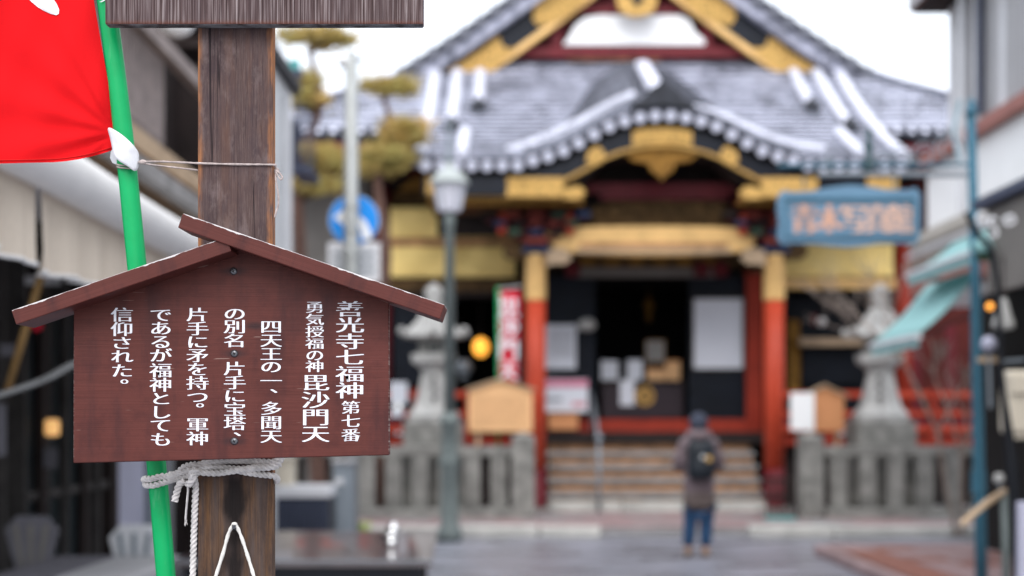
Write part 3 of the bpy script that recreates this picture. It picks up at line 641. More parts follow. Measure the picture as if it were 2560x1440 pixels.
# ---- notices and things in the doorway
def notice(name, label, p0, q0, p1, q1, Y, mat='paper', cat='notice', frame=None):
    t = thing(name, label, cat, W((p0+p1)/2, q1, Y)); obj('sheet', pbox(B(), p0, q0, p1, q1, Y, .012), MAT[mat], t)
    if frame:
        for a in ((p0-3, q0-3, p1+3, q0), (p0-3, q1, p1+3, q1+3), (p0-3, q0, p0, q1), (p1, q0, p1+3, q1)): obj('frame_bar', pbox(B(), *a, Y-.01, .03), MAT[frame], t)
    return t
notice('poster', 'large blank white poster on the dark shutter right of the doorway', 1736, 748, 1856, 920, 23.36, frame='taupe')
t = notice('poster', 'grey white written notice on the shutter left of the doorway', 1364, 812, 1440, 922, 23.34)
for i in range(7): obj('writing', pbox(B(), 1374+i*9, 822, 1376+i*9, 905-random.random()*15, 23.333, .004), MAT['greycloth'], t)
t = notice('poster', 'pink headed white notice low beside the left red pillar', 1362, 948, 1470, 1030, 23.0)
obj('header', pbox(B(), 1362, 950, 1470, 968, 22.992, .006), plain('pink_print', (.62, .22, .32), .6, 0, .3, 30), t); obj('stripe', pbox(B(), 1362, 995, 1405, 1003, 22.992, .006), MAT['greyblue'], t); obj('stripe', pbox(B(), 1430, 1005, 1465, 1016, 22.992, .006), plain('rose_print', (.6, .25, .3), .6), t)
t = thing('wall_lamp', 'white lamp on a short arm at left edge of the dark doorway', 'lamp', W(1468, 815, 23.2)); obj('shade', ball(B(), W(1468, 812, 23.2), .13, 1.1, 1, .85), MAT['stone_pale'], t, True); obj('arm', tube(B(), [W(1440, 825, 23.35), W(1455, 818, 23.25)], .02, 6), MAT['stone_pale'], t)
t = thing('offering_box', 'dark offering box with round gold wheel crest in the doorway', 'box', (X(1608, 23.6), 23.6, 1.22))
body = obj('body', pbox(B(), 1506, 962, 1708, 1046, 23.6, .6, .01), plain('dark_plum_lacquer', (.030, .020, .026), .4), t)
obj('grate_rim', pbox(B(), 1500, 952, 1714, 961, 23.57, .66), MAT['darkwood'], t)
bm = B(); cx, cz = X(1612, 23.58), Z(990, 23.58)
for k in range(16): a = 2*math.pi*k/16; disc(bm, cx+.135*math.cos(a), cz+.135*math.sin(a), .034, 23.575, 23.598, 8)
ringp = [(cx+.14*math.cos(2*math.pi*k/24), cz+.14*math.sin(2*math.pi*k/24)) for k in range(24)]
tube(bm, [(a, 23.585, b) for a, b in ringp+ringp[:1]], .022, 6); disc(bm, cx, cz, .05, 23.57, 23.598, 12)
for k in range(8): a = math.pi*k/4; tube(bm, [(cx+.04*math.cos(a), 23.585, cz+.04*math.sin(a)), (cx+.14*math.cos(a), 23.585, cz+.14*math.sin(a))], .013, 5)
obj('crest', bm, MAT['brass'], t)
notice('notice_card', 'white card standing at left on the offering box', 1503, 902, 1545, 950, 23.75); notice('notice_card', 'second white card on the offering box beside the first', 1568, 900, 1606, 950, 23.75)
notice('notice_card', 'white card hung on the front of the offering box left of the crest', 1550, 950, 1586, 1014, 23.55); notice('framed_picture', 'grey framed picture standing above the wooden caskets', 1616, 852, 1660, 904, 24.1, 'stone_pale', 'picture', 'brass_dark')
for nm, lab, a in (('casket', 'pale wooden casket on the offering box', (1618, 920, 1664, 951)), ('casket', 'orange wooden casket, taller, right of the pale one', (1666, 900, 1700, 951))):
    t = thing(nm, lab, 'box', W(a[0], a[3], 23.8)); obj('body', pbox(B(), a[0], a[1]+4, a[2], a[3], 23.8, .2, .01), MAT['boardwood' if 'pale' in lab else 'boardwood2'], t); obj('lid', pbox(B(), a[0]-2, a[1], a[2]+2, a[1]+3, 23.78, .24), MAT['boardwood2'], t)
t = thing('hanging_ornament', 'faint gilt ornament hanging deep inside the dark doorway', 'ornament', W(1622, 780, 26)); obj('cluster', lathe(B(), [(.01, .3), (.05, .22), (.12, .1), (.04, 0), (.08, -.1), (.01, -.2)], W(1622, 780, 26), 8), MAT['brass_dark'], t); obj('chain', tube(B(), [W(1622, 700, 26), W(1622, 745, 26)], .008, 5), MAT['brass_dark'], t)
t = thing('paper_lantern', 'glowing amber lantern in the dark left bay of the temple', 'lantern', W(1202, 895, 24)); obj('shade', ball(B(), W(1202, 868, 24), .135, 1, 1, 1.2), MAT['amber'], t, True); obj('cap', lathe(B(), [(.05, 0), (.06, .03)], W(1202, 841, 24), 10), MAT['darkwood'], t); obj('hook_rod', tube(B(), [W(1202, 742, 24), W(1202, 836, 24)], .006, 5), MAT['darkwood'], t)
notice('notice_card', 'small white notice above the left railing beside the stone lantern', 975, 955, 1018, 1010, 22.75); notice('notice_card', 'low white card below the small notice at the left railing', 975, 1022, 1008, 1042, 22.75)
t = thing('vase', 'grey vessel in the dark bay right of the amber lantern', 'vase', W(1160, 940, 24.2)); obj('body', lathe(B(), [(.06, 0), (.14, .08), (.16, .16), (.09, .24), (.1, .27)], W(1160, 940, 24.2), 14), MAT['greyblue'], t, True); obj('foot', lathe(B(), [(.09, -.04), (.06, 0)], W(1160, 940, 24.2), 12), MAT['greyblue'], t)
t = thing('glass_float', 'small bright round lamp hanging in the right temple bay', 'lamp', W(2053, 800, 24)); obj('globe', ball(B(), W(2053, 805, 24), .075), MAT['white'], t, True); obj('bracket_plate', pbox(B(), 2030, 785, 2042, 812, 24.05, .04), MAT['maroon'], t); obj('stem', tube(B(), [W(2053, 745, 24), W(2053, 792, 24)], .008, 5), MAT['darkwood'], t)
t = thing('handrail', 'grey steel handrail post with round knob in the middle of the steps', 'handrail', (X(1497, 21.3), 21.3, .13))
obj('post', tube(B(), [(X(1497, 21.3), 21.3, .13), W(1497, 1105, 21.3)], .028, 8), MAT['greyblue'], t, True); obj('knob', ball(B(), W(1497, 1094, 21.3), .06), MAT['greyblue'], t, True)
obj('rail', tube(B(), [W(1497, 1104, 21.3), (X(1497, 21.3), 23.1, 1.95), (X(1497, 21.3), 23.1, 1.22)], .024, 8), MAT['greyblue'], t, True)
# ================================================================= STONE LANTERNS, FENCES
def stone_lantern(px, Y, top, label, s=1.0, n=6):
    x = X(px, Y); t = thing('stone_lantern', label, 'stone lantern', (x, Y, .1), 'stone lanterns flanking the porch'); c = (x, Y, 0); z = lambda q: Z(q, Y)
    q0 = top; f = s
    m1, m2 = MAT['stone_pale'], MAT['stone']
    obj('plinth', box(B(), x-.54*s, x+.54*s, Y-.36, Y+.5, .1, z(q0+415), .03), m2, t)
    obj('plinth_course', box(B(), x-.42*s, x+.42*s, Y-.42, Y+.42, z(q0+415), z(q0+345), .02), m2, t)
    obj('foot', lathe(B(), [(.40*s, z(q0+352)), (.42*s, z(q0+330)), (.31*s, z(q0+308)), (.27*s, z(q0+300))], c, n, R(30)), m1, t)
    sh = obj('shaft', lathe(B(), [(.31*s, z(q0+308)), (.235*s, z(q0+260)), (.19*s, z(q0+222)), (.24*s, z(q0+210))], c, n, R(30)), m1, t)
    bm = B()
    for k in range(3):
        zz = z(q0+238+k*24); pbox(bm, px-3, q0+232+k*24, px+3, q0+246+k*24, Y-.27*s-.04, .02); pbox(bm, px-8, q0+236+k*24, px+8, q0+239+k*24, Y-.275*s-.045, .02)
    obj('inscription', bm, MAT['darkwood'], sh)
    obj('platform', lathe(B(), [(.22*s, z(q0+212)), (.35*s, z(q0+198)), (.37*s, z(q0+180)), (.36*s, z(q0+178))], c, n, R(30)), m1, t)
    fb = obj('light_box', lathe(B(), [(.25*s, z(q0+178)), (.25*s, z(q0+140))], c, n, R(30)), m2, t)
    obj('painted_opening', pbox(B(), px-13, q0+146, px+13, q0+174, Y-.235*s, .03), MAT['glassteal'], fb)  # solid dark slab, the shade of the hollow put into its colour
    rf = obj('cap', lathe(B(), [(.28*s, z(q0+141)), (.50*s, z(q0+134)), (.47*s, z(q0+124)), (.30*s, z(q0+100)), (.16*s, z(q0+66)), (.13*s, z(q0+62))], c, n, R(30)), m1, t)
    for k in range(n):
        a = R(30)+2*math.pi*k/n; obj('corner_scroll', ball(B(), (x+.52*s*math.cos(a), Y+.52*s*math.sin(a), z(q0+122)), .055, 1, 1, 1.2, 8), m1, rf, True)
    obj('jewel', lathe(B(), [(.09*s, z(q0+64)), (.15*s, z(q0+52)), (.10*s, z(q0+42)), (.14*s, z(q0+28)), (.12*s, z(q0+14)), (.02, z(q0))], c, 14), m1, t, True)
stone_lantern(2200, 20.6, 708, 'stone lantern with tall jewel right of the porch, partly behind the teal awning')
stone_lantern(1085, 20.6, 708, 'stone lantern left of the porch, crossed by the green street lamp pole')
def stone_fence(p0, p1, label, endpx, n):
    Y = 20.0; t = thing('stone_fence', label, 'fence', (X((p0+p1)/2, Y), Y, .1), 'stone fences in front of the temple')
    x0, x1 = X(p0, Y), X(p1, Y)
    obj('base_course', box(B(), x0, x1, Y-.22, Y+.22, .1, .26, .02), MAT['stone'], t)
    obj('top_rail', box(B(), x0, x1, Y-.09, Y+.11, Z(1140, Y), Z(1116, Y), .015), MAT['stone'], t)
    for i in range(n):
        xx = x0+(x1-x0)*(i+.5)/n+random.uniform(-.01, .01)
        obj('post', box(B(), xx-.115, xx+.115, Y-.1, Y+.1, .26, Z(1141, Y), .018), MAT['stone'], t)
    xe = X(endpx, Y); obj('end_post', box(B(), xe-.16, xe+.16, Y-.2, Y+.16, .1, Z(1092, Y), .02), MAT['stone'], t); obj('end_cap', lathe(B(), [(.225, Z(1092, Y)), (.02, Z(1080, Y))], (xe, Y-.02, 0), 4, R(45)), MAT['stone'], t)
stone_fence(690, 1280, 'moss stained stone fence of square posts left of the steps', 1308, 9)
stone_fence(2058, 2560, 'moss stained stone fence of square posts right of the steps', 2024, 7)
def ema(px, py0, py1, hw_, Y, label, mat, lines):
    x = X(px, Y); t = thing('notice_board', label, 'notice board', (x, Y, .1)); w_ = hw_*Y/FPX; zt, zb = Z(py0, Y), Z(py1, Y)
    b = obj('board', prism(B(), [(x-w_, zb), (x+w_, zb), (x+w_, zt-.17), (x, zt-.03), (x-w_, zt-.17)], Y, Y+.04, .004), MAT[mat], t)
    for s in (-1, 1): obj('roof_strip', prism(B(), [(x, zt), (x+s*(w_+.05), zt-.16), (x+s*(w_+.05), zt-.19), (x, zt-.03)], Y-.05, Y+.07), MAT['tan'], t); obj('leg', box(B(), x+s*w_*.7-.03, x+s*w_*.7+.03, Y+.05, Y+.1, .1, zt-.15), MAT['tan'], t)
    if lines:
        bm = B()
        for k in range(lines):
            xx = x-w_*.8+1.6*w_*k/(lines-1); zz = zt-.26
            while zz > zb+.08: box(bm, xx-.012, xx+.012, Y-.003, Y+.001, zz-.03, zz); zz -= .045
        obj('writing', bm, MAT['riser'], b)
ema(1251, 945, 1080, 80, 20.35, 'pale cedar notice board with gabled top left of the steps', 'boardwood', 11)
ema(2062, 960, 1078, 48, 20.45, 'small orange cedar notice board with gabled top right of the steps', 'boardwood2', 0)
t = thing('placard', 'white placard overlapping the small orange notice board', 'placard', (X(2005, 20.3), 20.3, .1)); obj('panel', pbox(B(), 1977, 982, 2036, 1076, 20.3, .03, .005), MAT['white'], t); obj('leg', box(B(), X(2006, 20.3)-.02, X(2006, 20.3)+.02, 20.34, 20.38, .1, 1.6), MAT['steelpole'], t)
# banner
t = thing('banner', 'tall narrow crimson banner with white characters beside the left pillar', 'banner', (X(1244, 20.65), 20.65, .1))
obj('pole', tube(B(), [(X(1245, 20.65), 20.65, .1), W(1245, 718, 20.65)], .018, 8), MAT['greenpole'], t, True); obj('crossbar', tube(B(), [W(1243, 724, 20.65), W(1302, 716, 20.65)], .012, 6), MAT['pale_post'], t)
bm = B(); g = [[bm.verts.new((X(1250+50*i/8-6*(j/20)*(i/8), 20.63), 20.63+.03*math.sin(i*.9+j*.3), Z(728+235*j/20, 20.63))) for i in range(9)] for j in range(21)]
for j in range(20):
    for i in range(8): bm.faces.new((g[j][i], g[j][i+1], g[j+1][i+1], g[j+1][i]))
cl = obj('cloth', bm, MAT['bannerred'], t, True); bm = B()
for i, ch in enumerate('毘沙門天'): put_char(bm, ch, X(1271, 20.55), Z(770+i*52, 20.55), .25, .27, 20.57, .06)
obj('lettering', bm, MAT['white_print'], cl)
bm = B()
for i in range(5): box(bm, X(1246, 20.65), X(1256, 20.65), 20.64, 20.66, Z(740+i*52, 20.65)-.02, Z(740+i*52, 20.65)+.02)
obj('loop', bm, MAT['tab'], t)
# umbrella stand by the right pillar
t = thing('umbrella_stand', 'dark slatted umbrella stand with green tray beside the right pillar', 'umbrella stand', (X(1945, 19.6), 19.6, .1))
obj('tray', box(B(), X(1912, 19.6), X(1984, 19.6), 19.4, 19.75, .1, .17, .01), MAT['tealedge'], t)
for i in range(6): obj('bar', box(B(), X(1914+i*13.2, 19.6), X(1918+i*13.2, 19.6), 19.42, 19.45, .17, .72), MAT['darkwood'], t)
for q in (1196, 1240): obj('rim', pbox(B(), 1911, q, 1986, q+7, 19.4, .34), MAT['darkwood'], t)
# ================================================================= PERSON
PY = 15.6; pxm = X(1748, PY)
per = thing('person', 'person seen from behind in mauve coat, jeans and black backpack, facing the temple', 'person', (pxm, PY, 0))
def skin(name, verts, edges, rad, mat, par, sub=2):
    me = bpy.data.meshes.new(name); me.from_pydata([Vector(v) for v in verts], edges, []); me.materials.append(mat)
    o = bpy.data.objects.new(name, me); COL.objects.link(o); o.parent = par
    m = o.modifiers.new('skin', 'SKIN'); me.skin_vertices[0].data[0].use_root = True
    for i, r in enumerate(rad): me.skin_vertices[0].data[i].radius = r if isinstance(r, tuple) else (r, r)
    s_ = o.modifiers.new('sub', 'SUBSURF'); s_.levels = s_.render_levels = sub
    for i in range(len(me.polygons)): pass
    dg = bpy.context.evaluated_depsgraph_get(); m2 = bpy.data.meshes.new_from_object(o.evaluated_get(dg)); m2.name = name
    for p in m2.polygons: p.use_smooth = True
    o.modifiers.clear(); o.data = m2
    if not m2.materials: m2.materials.append(mat)
    return o
V = [(0, 0, .80), (0, .01, .98), (0, .02, 1.14), (0, .02, 1.26), (0, .03, 1.32), (0, .05, 1.42), (0, .05, 1.50),
     (-.085, 0, .76), (-.10, .02, .42), (-.115, .07, .09), (-.115, .06, .04), (-.12, .17, .03),
     (.085, 0, .76), (.08, .0, .42), (.07, .0, .09), (.07, 0, .04), (.07, .11, .03),
     (-.15, .02, 1.23), (-.22, .03, 1.03), (-.16, .20, .98), (-.04, .27, 1.08), (.15, .02, 1.23), (.22, .03, 1.03), (.16, .20, .98), (.04, .27, 1.08)]
E = [(0, 1), (1, 2), (2, 3), (3, 4), (4, 5), (5, 6), (0, 7), (7, 8), (8, 9), (9, 10), (10, 11), (0, 12), (12, 13), (13, 14), (14, 15), (15, 16), (3, 17), (17, 18), (18, 19), (19, 20), (3, 21), (21, 22), (22, 23), (23, 24)]
RD = [.12, .11, .12, .09, .05, .085, .07, .085, .06, .04, .04, .03, .085, .06, .04, .04, .03, .055, .045, .035, .025, .055, .045, .035, .025]
skin('body', V, E, RD, MAT['skin'], per)
skin('coat', [(0, 0, .62), (0, 0, .78), (0, .01, 1.0), (0, .02, 1.16), (0, .02, 1.27), (0, .03, 1.33), (-.15, .02, 1.24), (-.235, .03, 1.02), (-.18, .19, .96), (-.07, .25, 1.05), (.15, .02, 1.24), (.235, .03, 1.02), (.18, .19, .96), (.07, .25, 1.05)],
     [(0, 1), (1, 2), (2, 3), (3, 4), (4, 5), (4, 6), (6, 7), (7, 8), (8, 9), (4, 10), (10, 11), (11, 12), (12, 13)],
     [(.19, .15), (.19, .15), (.18, .14), (.185, .13), (.12, .10), (.075, .075), .085, .075, .065, .05, .085, .075, .065, .05], MAT['coat'], per)
skin('coat_hem', [(0, 0, .50), (0, 0, .6), (0, 0, .80)], [(0, 1), (1, 2)], [(.19, .155), (.195, .16), (.192, .152)], MAT['coatlow'], per)
skin('trousers', [(0, 0, .62), (-.085, 0, .5), (-.10, .03, .3), (-.115, .07, .10), (.08, 0, .5), (.075, -.01, .3), (.07, .0, .10)], [(0, 1), (1, 2), (2, 3), (0, 4), (4, 5), (5, 6)], [.15, .10, .078, .07, .10, .078, .07], MAT['jeans'], per)
for s in (-1, 1): obj('shoe', ball(B(), (pxm-.02+s*.095, PY+.05-s*.03, .045), .06, .75, 1.9, .75), MAT['shoe'], per, True)
obj('hat', ball(B(), (pxm, PY+.045, 1.47), .115, .92, 1.02, 1.0, 16), MAT['hat'], per, True)
obj('hood', lathe(B(), [(.10, 1.27), (.145, 1.30), (.15, 1.34), (.115, 1.39)], (pxm, PY+.02, 0), 16), MAT['coat'], per, True)
bp = obj('backpack', box(B(), pxm-.155, pxm+.135, PY-.30, PY-.12, .86, 1.27, .05), MAT['pack'], per, True); obj('pocket', box(B(), pxm-.11, pxm+.09, PY-.34, PY-.29, .90, 1.06, .02), MAT['pack'], bp, True)
obj('badge', ball(B(), (pxm+.06, PY-.335, 1.08), .035, 1, .3, 1, 8), MAT['brass'], bp, True); obj('badge', ball(B(), (pxm+.0, PY-.33, 1.10), .025, 1, .3, 1, 8), MAT['pale_post'], bp, True)
for s in (-1, 1): obj('strap', tube(B(), spline([(pxm+s*.09, PY-.13, 1.24), (pxm+s*.1, PY-.03, 1.36), (pxm+s*.11, PY+.12, 1.28), (pxm+s*.13, PY+.14, 1.1), (pxm+s*.12, PY-.1, .92)], 4), .02, 6, flat=.5), MAT['pack'], bp)

# ================================================================= STREET LAMP, TRAFFIC SIGN
t = thing('street_lamp', 'grey green iron street lamp with frosted hexagonal lantern', 'street lamp', (X(1124, 17.6), 17.6, 0)); x = X(1124, 17.6); Yl = 17.6; z = lambda q: Z(q, Yl)
obj('base', lathe(B(), [(.16, 0), (.16, .12), (.115, .2), (.105, z(1175)), (.125, z(1165)), (.125, z(1150)), (.105, z(1140)), (.10, z(1068)), (.125, z(1062)), (.125, z(1048)), (.075, z(1030))], (x, Yl, 0), 16), MAT['lamp_green'], t, True)
obj('pole', lathe(B(), [(.072, z(1035)), (.058, z(560)), (.075, z(552)), (.06, z(545)), (.06, z(528))], (x, Yl, 0), 16), MAT['lamp_green'], t, True)
lan = obj('lantern', lathe(B(), [(.13, z(528)), (.14, z(524)), (.205, z(462))], (x, Yl, 0), 6), MAT['lampglass'], t)
for k in range(6): a = math.pi/3*k; obj('lantern_bar', tube(B(), [(x+.145*math.cos(a), Yl+.145*math.sin(a), z(525)), (x+.215*math.cos(a), Yl+.215*math.sin(a), z(458))], .006, 5), MAT['lamp_green'], lan)
obj('lamp_cap', lathe(B(), [(.235, z(462)), (.24, z(455)), (.17, z(434)), (.06, z(420)), (.045, z(405))], (x, Yl, 0), 12), plain('pale_verdigris', (.38, .41, .40), .6), t)
obj('finial', lathe(B(), [(.045, z(408)), (.06, z(395)), (.028, z(375)), (.035, z(345)), (.02, z(330)), (.03, z(315)), (.005, z(300))], (x-.01, Yl, 0), 10), MAT['greyblue'], t, True)
t = thing('traffic_sign', 'round blue traffic sign with white arrow behind its tall grey pole', 'traffic sign', (X(878, 14), 14, 0)); x = X(878, 14)
obj('pole', lathe(B(), [(.075, 0), (.072, 2.2), (.066, Z(135, 14)), (.03, Z(127, 14))], (x, 14, 0), 16), MAT['steelpole'], t, True)
dc = obj('sign_disc', disc(B(), X(885, 14.12), Z(550, 14.12), .252, 14.12, 14.14, 40), MAT['pale_post'], t)
obj('blue_face', disc(B(), X(885, 14.12), Z(550, 14.12), .243, 14.112, 14.119, 40), MAT['signblue'], dc)
arc = [(905, 598), (906, 585), (900, 568), (888, 556), (872, 550), (862, 549)]; up = [(862, 531), (880, 532), (900, 540), (916, 556), (927, 580), (928, 598)]
obj('arrow', pprism(B(), arc+up, 14.104, .006), MAT['white'], dc); obj('arrow', pprism(B(), [(862, 520), (862, 565), (834, 543)], 14.104, .006), MAT['white'], dc)
pl = obj('sign_plate', pbox(B(), 820, 606, 950, 705, 14.12, .012), MAT['siding2'], t)
for q in (628, 650, 672): obj('writing', pbox(B(), 832, q, 862, q+10, 14.112, .006), MAT['greyblue'], pl); obj('writing', pbox(B(), 884, q, 936, q+10, 14.112, .006), MAT['greyblue'], pl)
for q in (520, 580, 640): obj('clamp', lathe(B(), [(.085, Z(q+4, 14)), (.085, Z(q-4, 14))], (x, 14.01, 0), 12), MAT['steelpole'], t)
obj('globe', ball(B(), W(861, 152, 14), .075), MAT['white'], t, True); obj('top_bracket', tube(B(), [W(878, 160, 14), W(905, 148, 14), W(912, 152, 14)], .02, 6), MAT['greyblue'], t)
t = thing('utility_box', 'slim blue grey steel cabinet at the foot of the grey pole', 'cabinet', (X(852, 14.4), 14.4, 0)); obj('body', box(B(), X(832, 13.6), X(880, 13.6), 13.6, 13.85, 0, Z(1160, 13.6), .015), MAT['greyblue'], t); obj('lid', box(B(), X(829, 13.6), X(883, 13.6), 13.57, 13.88, Z(1160, 13.6), Z(1150, 13.6), .01), MAT['siding'], t); obj('latch', pbox(B(), 838, 1195, 858, 1212, 13.58, .018), MAT['siding2'], t)
# ================================================================= PINE AND BACKDROP LEFT
def pine(name, label, trunk, pads, Y, seed, par_r=.11):
    random.seed(seed); t = thing(name, label, 'tree', (X(trunk[0][0], Y), Y, .1))
    tp = spline([W(a, b, Y+.1*math.sin(i*2)) for i, (a, b) in enumerate(trunk)], 5); nT = len(tp)
    tr = obj('trunk', tube(B(), tp, [par_r*(1-.7*i/nT) for i in range(nT)], 9), MAT['bark'], t, True)
    bm = B()
    for (p0, q0, p1, q1) in pads:
        cxp, cyp = (p0+p1)/2, (q0+q1)/2; near = min(tp, key=lambda v: (v-W(cxp, q1, Y)).length)
        obj('branch', tube(B(), spline([near, (near+W(cxp, q1, Y))/2+Vector((0, .1, .04)), W(cxp, q1-(q1-q0)*.3, Y)], 4), [.05, .05, .045, .045, .04, .04, .035, .03, .025], 6), MAT['bark'], tr)
        a, h = (p1-p0)/2*Y/FPX, (q1-q0)/2*Y/FPX; c = W(cxp, cyp, Y)
        subs = []
        for k in range(int(9+a*8)):
            th = random.uniform(0, 6.283); rr = math.sqrt(random.random())*1.08
            subs.append(c+Vector((rr*a*math.cos(th), rr*a*.7*math.sin(th), random.uniform(-.6, .9)*h*(1.05-.6*rr))))
        for k in range(int(380*a*max(h, .12)/.06)+110):
            q_ = random.choice(subs); p = q_+Vector((random.gauss(0, .085), random.gauss(0, .085), random.gauss(0, .04)))
            for _ in range(3):
                d = Vector((random.gauss(0, 1), random.gauss(0, 1), abs(random.gauss(.6, .7)))).normalized()*random.uniform(.09, .22); u = d.cross(Vector((random.random(), random.random(), random.random()))).normalized()*.012
                vs = [bm.verts.new(p-u), bm.verts.new(p+u), bm.verts.new(p+d+u*.4), bm.verts.new(p+d-u*.4)]; bm.faces.new(vs)
    obj('crown', bm, MAT['needles'], t)
pine('pine_tree', 'yellow green cloud pruned pine with reddish trunk beyond the white house', [(800, 1270), (770, 900), (750, 640), (745, 430), (775, 340), (800, 250), (775, 130)],
     [(722, 84, 862, 120), (722, 200, 784, 228), (724, 244, 792, 272), (742, 378, 850, 402), (765, 400, 862, 424), (732, 462, 840, 492)], 18.6, 3)
pine('pine_tree', 'brownish green cloud pruned pine directly before the left eave of the temple', [(960, 1270), (940, 900), (965, 640), (945, 450), (985, 340), (960, 250)],
     [(920, 212, 1020, 238), (975, 312, 1052, 342), (958, 342, 1040, 362), (900, 384, 1030, 412), (915, 418, 1000, 436)], 20.4, 5)
hs_ = thing('house', 'low dark house with snowy roof behind the pines', 'house', (-4.6, 26, 0)); obj('wall', box(B(), -7.5, -2.75, 26, 29, 0, 4.6), MAT['taupe'], hs_)
bm = B(); a = [bm.verts.new(v) for v in ((-8, 25.2, 4.5), (-2.6, 25.2, 4.5), (-2.6, 27.5, 6.3), (-8, 27.5, 6.3), (-8, 30, 4.5), (-2.6, 30, 4.5))]; bm.faces.new((a[0], a[1], a[2], a[3])); bm.faces.new((a[3], a[2], a[5], a[4])); o = obj('roof', bm, MAT['deck'], hs_); o.modifiers.new('thickness', 'SOLIDIFY').thickness = .15
for i in range(3): wn = obj('window', box(B(), -6.6+i*1.3, -5.7+i*1.3, 25.95, 25.99, 2.8, 3.9), MAT['glassteal'], hs_); obj('frame', box(B(), -6.65+i*1.3, -5.65+i*1.3, 25.93, 25.97, 2.7, 2.78), MAT['siding'], wn)
# ================================================================= LEFT ROW
bl = thing('shop_building', 'old dark timber shop with latticed upper storey behind the awning', 'building', (-3.3, 9, 0))
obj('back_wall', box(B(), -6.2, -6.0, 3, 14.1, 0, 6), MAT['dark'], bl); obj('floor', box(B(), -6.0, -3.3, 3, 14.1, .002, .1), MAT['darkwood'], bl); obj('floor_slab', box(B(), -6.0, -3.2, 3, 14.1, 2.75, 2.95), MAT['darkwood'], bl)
obj('upper_wall', box(B(), -3.45, -3.3, 3, 14.1, 2.95, 6), MAT['darkwood'], bl); obj('end_wall', box(B(), -6, -3.31, 14.0, 14.1, 0, 6), MAT['darkwood'], bl)
for y, wd, m in ((7.9, .09, 'darkwood'), (8.6, .12, 'darkwood'), (9.15, .05, 'taupedark'), (9.55, .05, 'taupedark'), (9.95, .14, 'darkwood'), (10.45, .05, 'taupedark'), (10.9, .12, 'darkwood'), (11.25, .06, 'taupedark'), (11.7, .18, 'darkwood'), (12.9, .07, 'greyblue'), (13.5, .07, 'greyblue'), (14.0, .1, 'darkwood')):
    obj('door_post', box(B(), -3.38, -3.26, y-wd/2, y+wd/2, .1, 2.75), MAT[m], bl)
for y0, y1, m in ((9.6, 9.88, 'glassteal'), (10.02, 10.42, 'glassteal'), (10.5, 10.84, 'glassteal'), (12.0, 12.86, 'lilac'), (12.94, 13.46, 'pale_post'), (13.54, 13.95, 'siding')):  # daylight in the far panes is put into their pale colours
    p_ = obj('door_pane', box(B(), -3.34, -3.32, y0, y1, .15, 2.3), MAT[m], bl)
for z_ in (.95,): obj('door_rail', box(B(), -3.36, -3.29, 9.6, 11.6, z_, z_+.06), MAT['taupedark'], bl)
# eaves beams running away down the street
for nm, x0, x1, k0, k1, m in (('eave_beam', -2.45, -2.37, 1.045, 1.09, 'greywood'), ('eave_beam', -2.25, -2.15, .71, .765, 'tan'), ('fascia', -1.98, -1.9, .655, .70, 'step')):
    xm = abs((x0+x1)/2); obj(nm, box(B(), x0, x1, 3.2, 12.5, H+k0*xm, H+k1*xm), MAT[m], bl)
obj('soffit', box(B(), -3.3, -1.98, 3.2, 12.5, H+.66*1.94+.08, H+.66*1.94+.12), MAT['brownbeam'], bl)
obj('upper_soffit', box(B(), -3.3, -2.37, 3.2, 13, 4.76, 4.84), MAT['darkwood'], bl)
for i in range(14): obj('rafter', box(B(), -3.3, -2.46, 3.6+i*.65, 3.68+i*.65, 4.68, 4.755), MAT['greywood'], bl)
lt = obj('lattice_rail', box(B(), -3.02, -2.96, 6.0, 12.1, 3.78, 3.86), MAT['greywood'], bl); obj('lattice_rail', box(B(), -3.02, -2.96, 6.0, 12.1, 4.64, 4.72), MAT['greywood'], bl)
for i in range(60): obj('lattice_bar', box(B(), -3.01, -2.97, 6.05+i*.102, 6.11+i*.102, 3.865, 4.635), MAT['lattice'], lt)
obj('lattice_backing', box(B(), -3.12, -3.08, 6.0, 12.1, 3.78, 4.72), MAT['greywood'], bl)
for i in range(9): obj('hanging_tool', box(B(), -2.9, -2.86, 9.5+i*.5, 9.56+i*.5, 3.1+.1*(i % 3), 3.5), MAT['greywood'], bl)
t = thing('globe_lamp', 'white globe lamp under the upper eave, just below the large board', 'lamp', W(440, 65, 9)); obj('globe', ball(B(), W(440, 60, 9), .085, 1.4, 1, 1), MAT['white'], t, True); obj('stem', tube(B(), [W(440, 20, 9), W(440, 45, 9)], .01, 6), MAT['darkwood'], t)
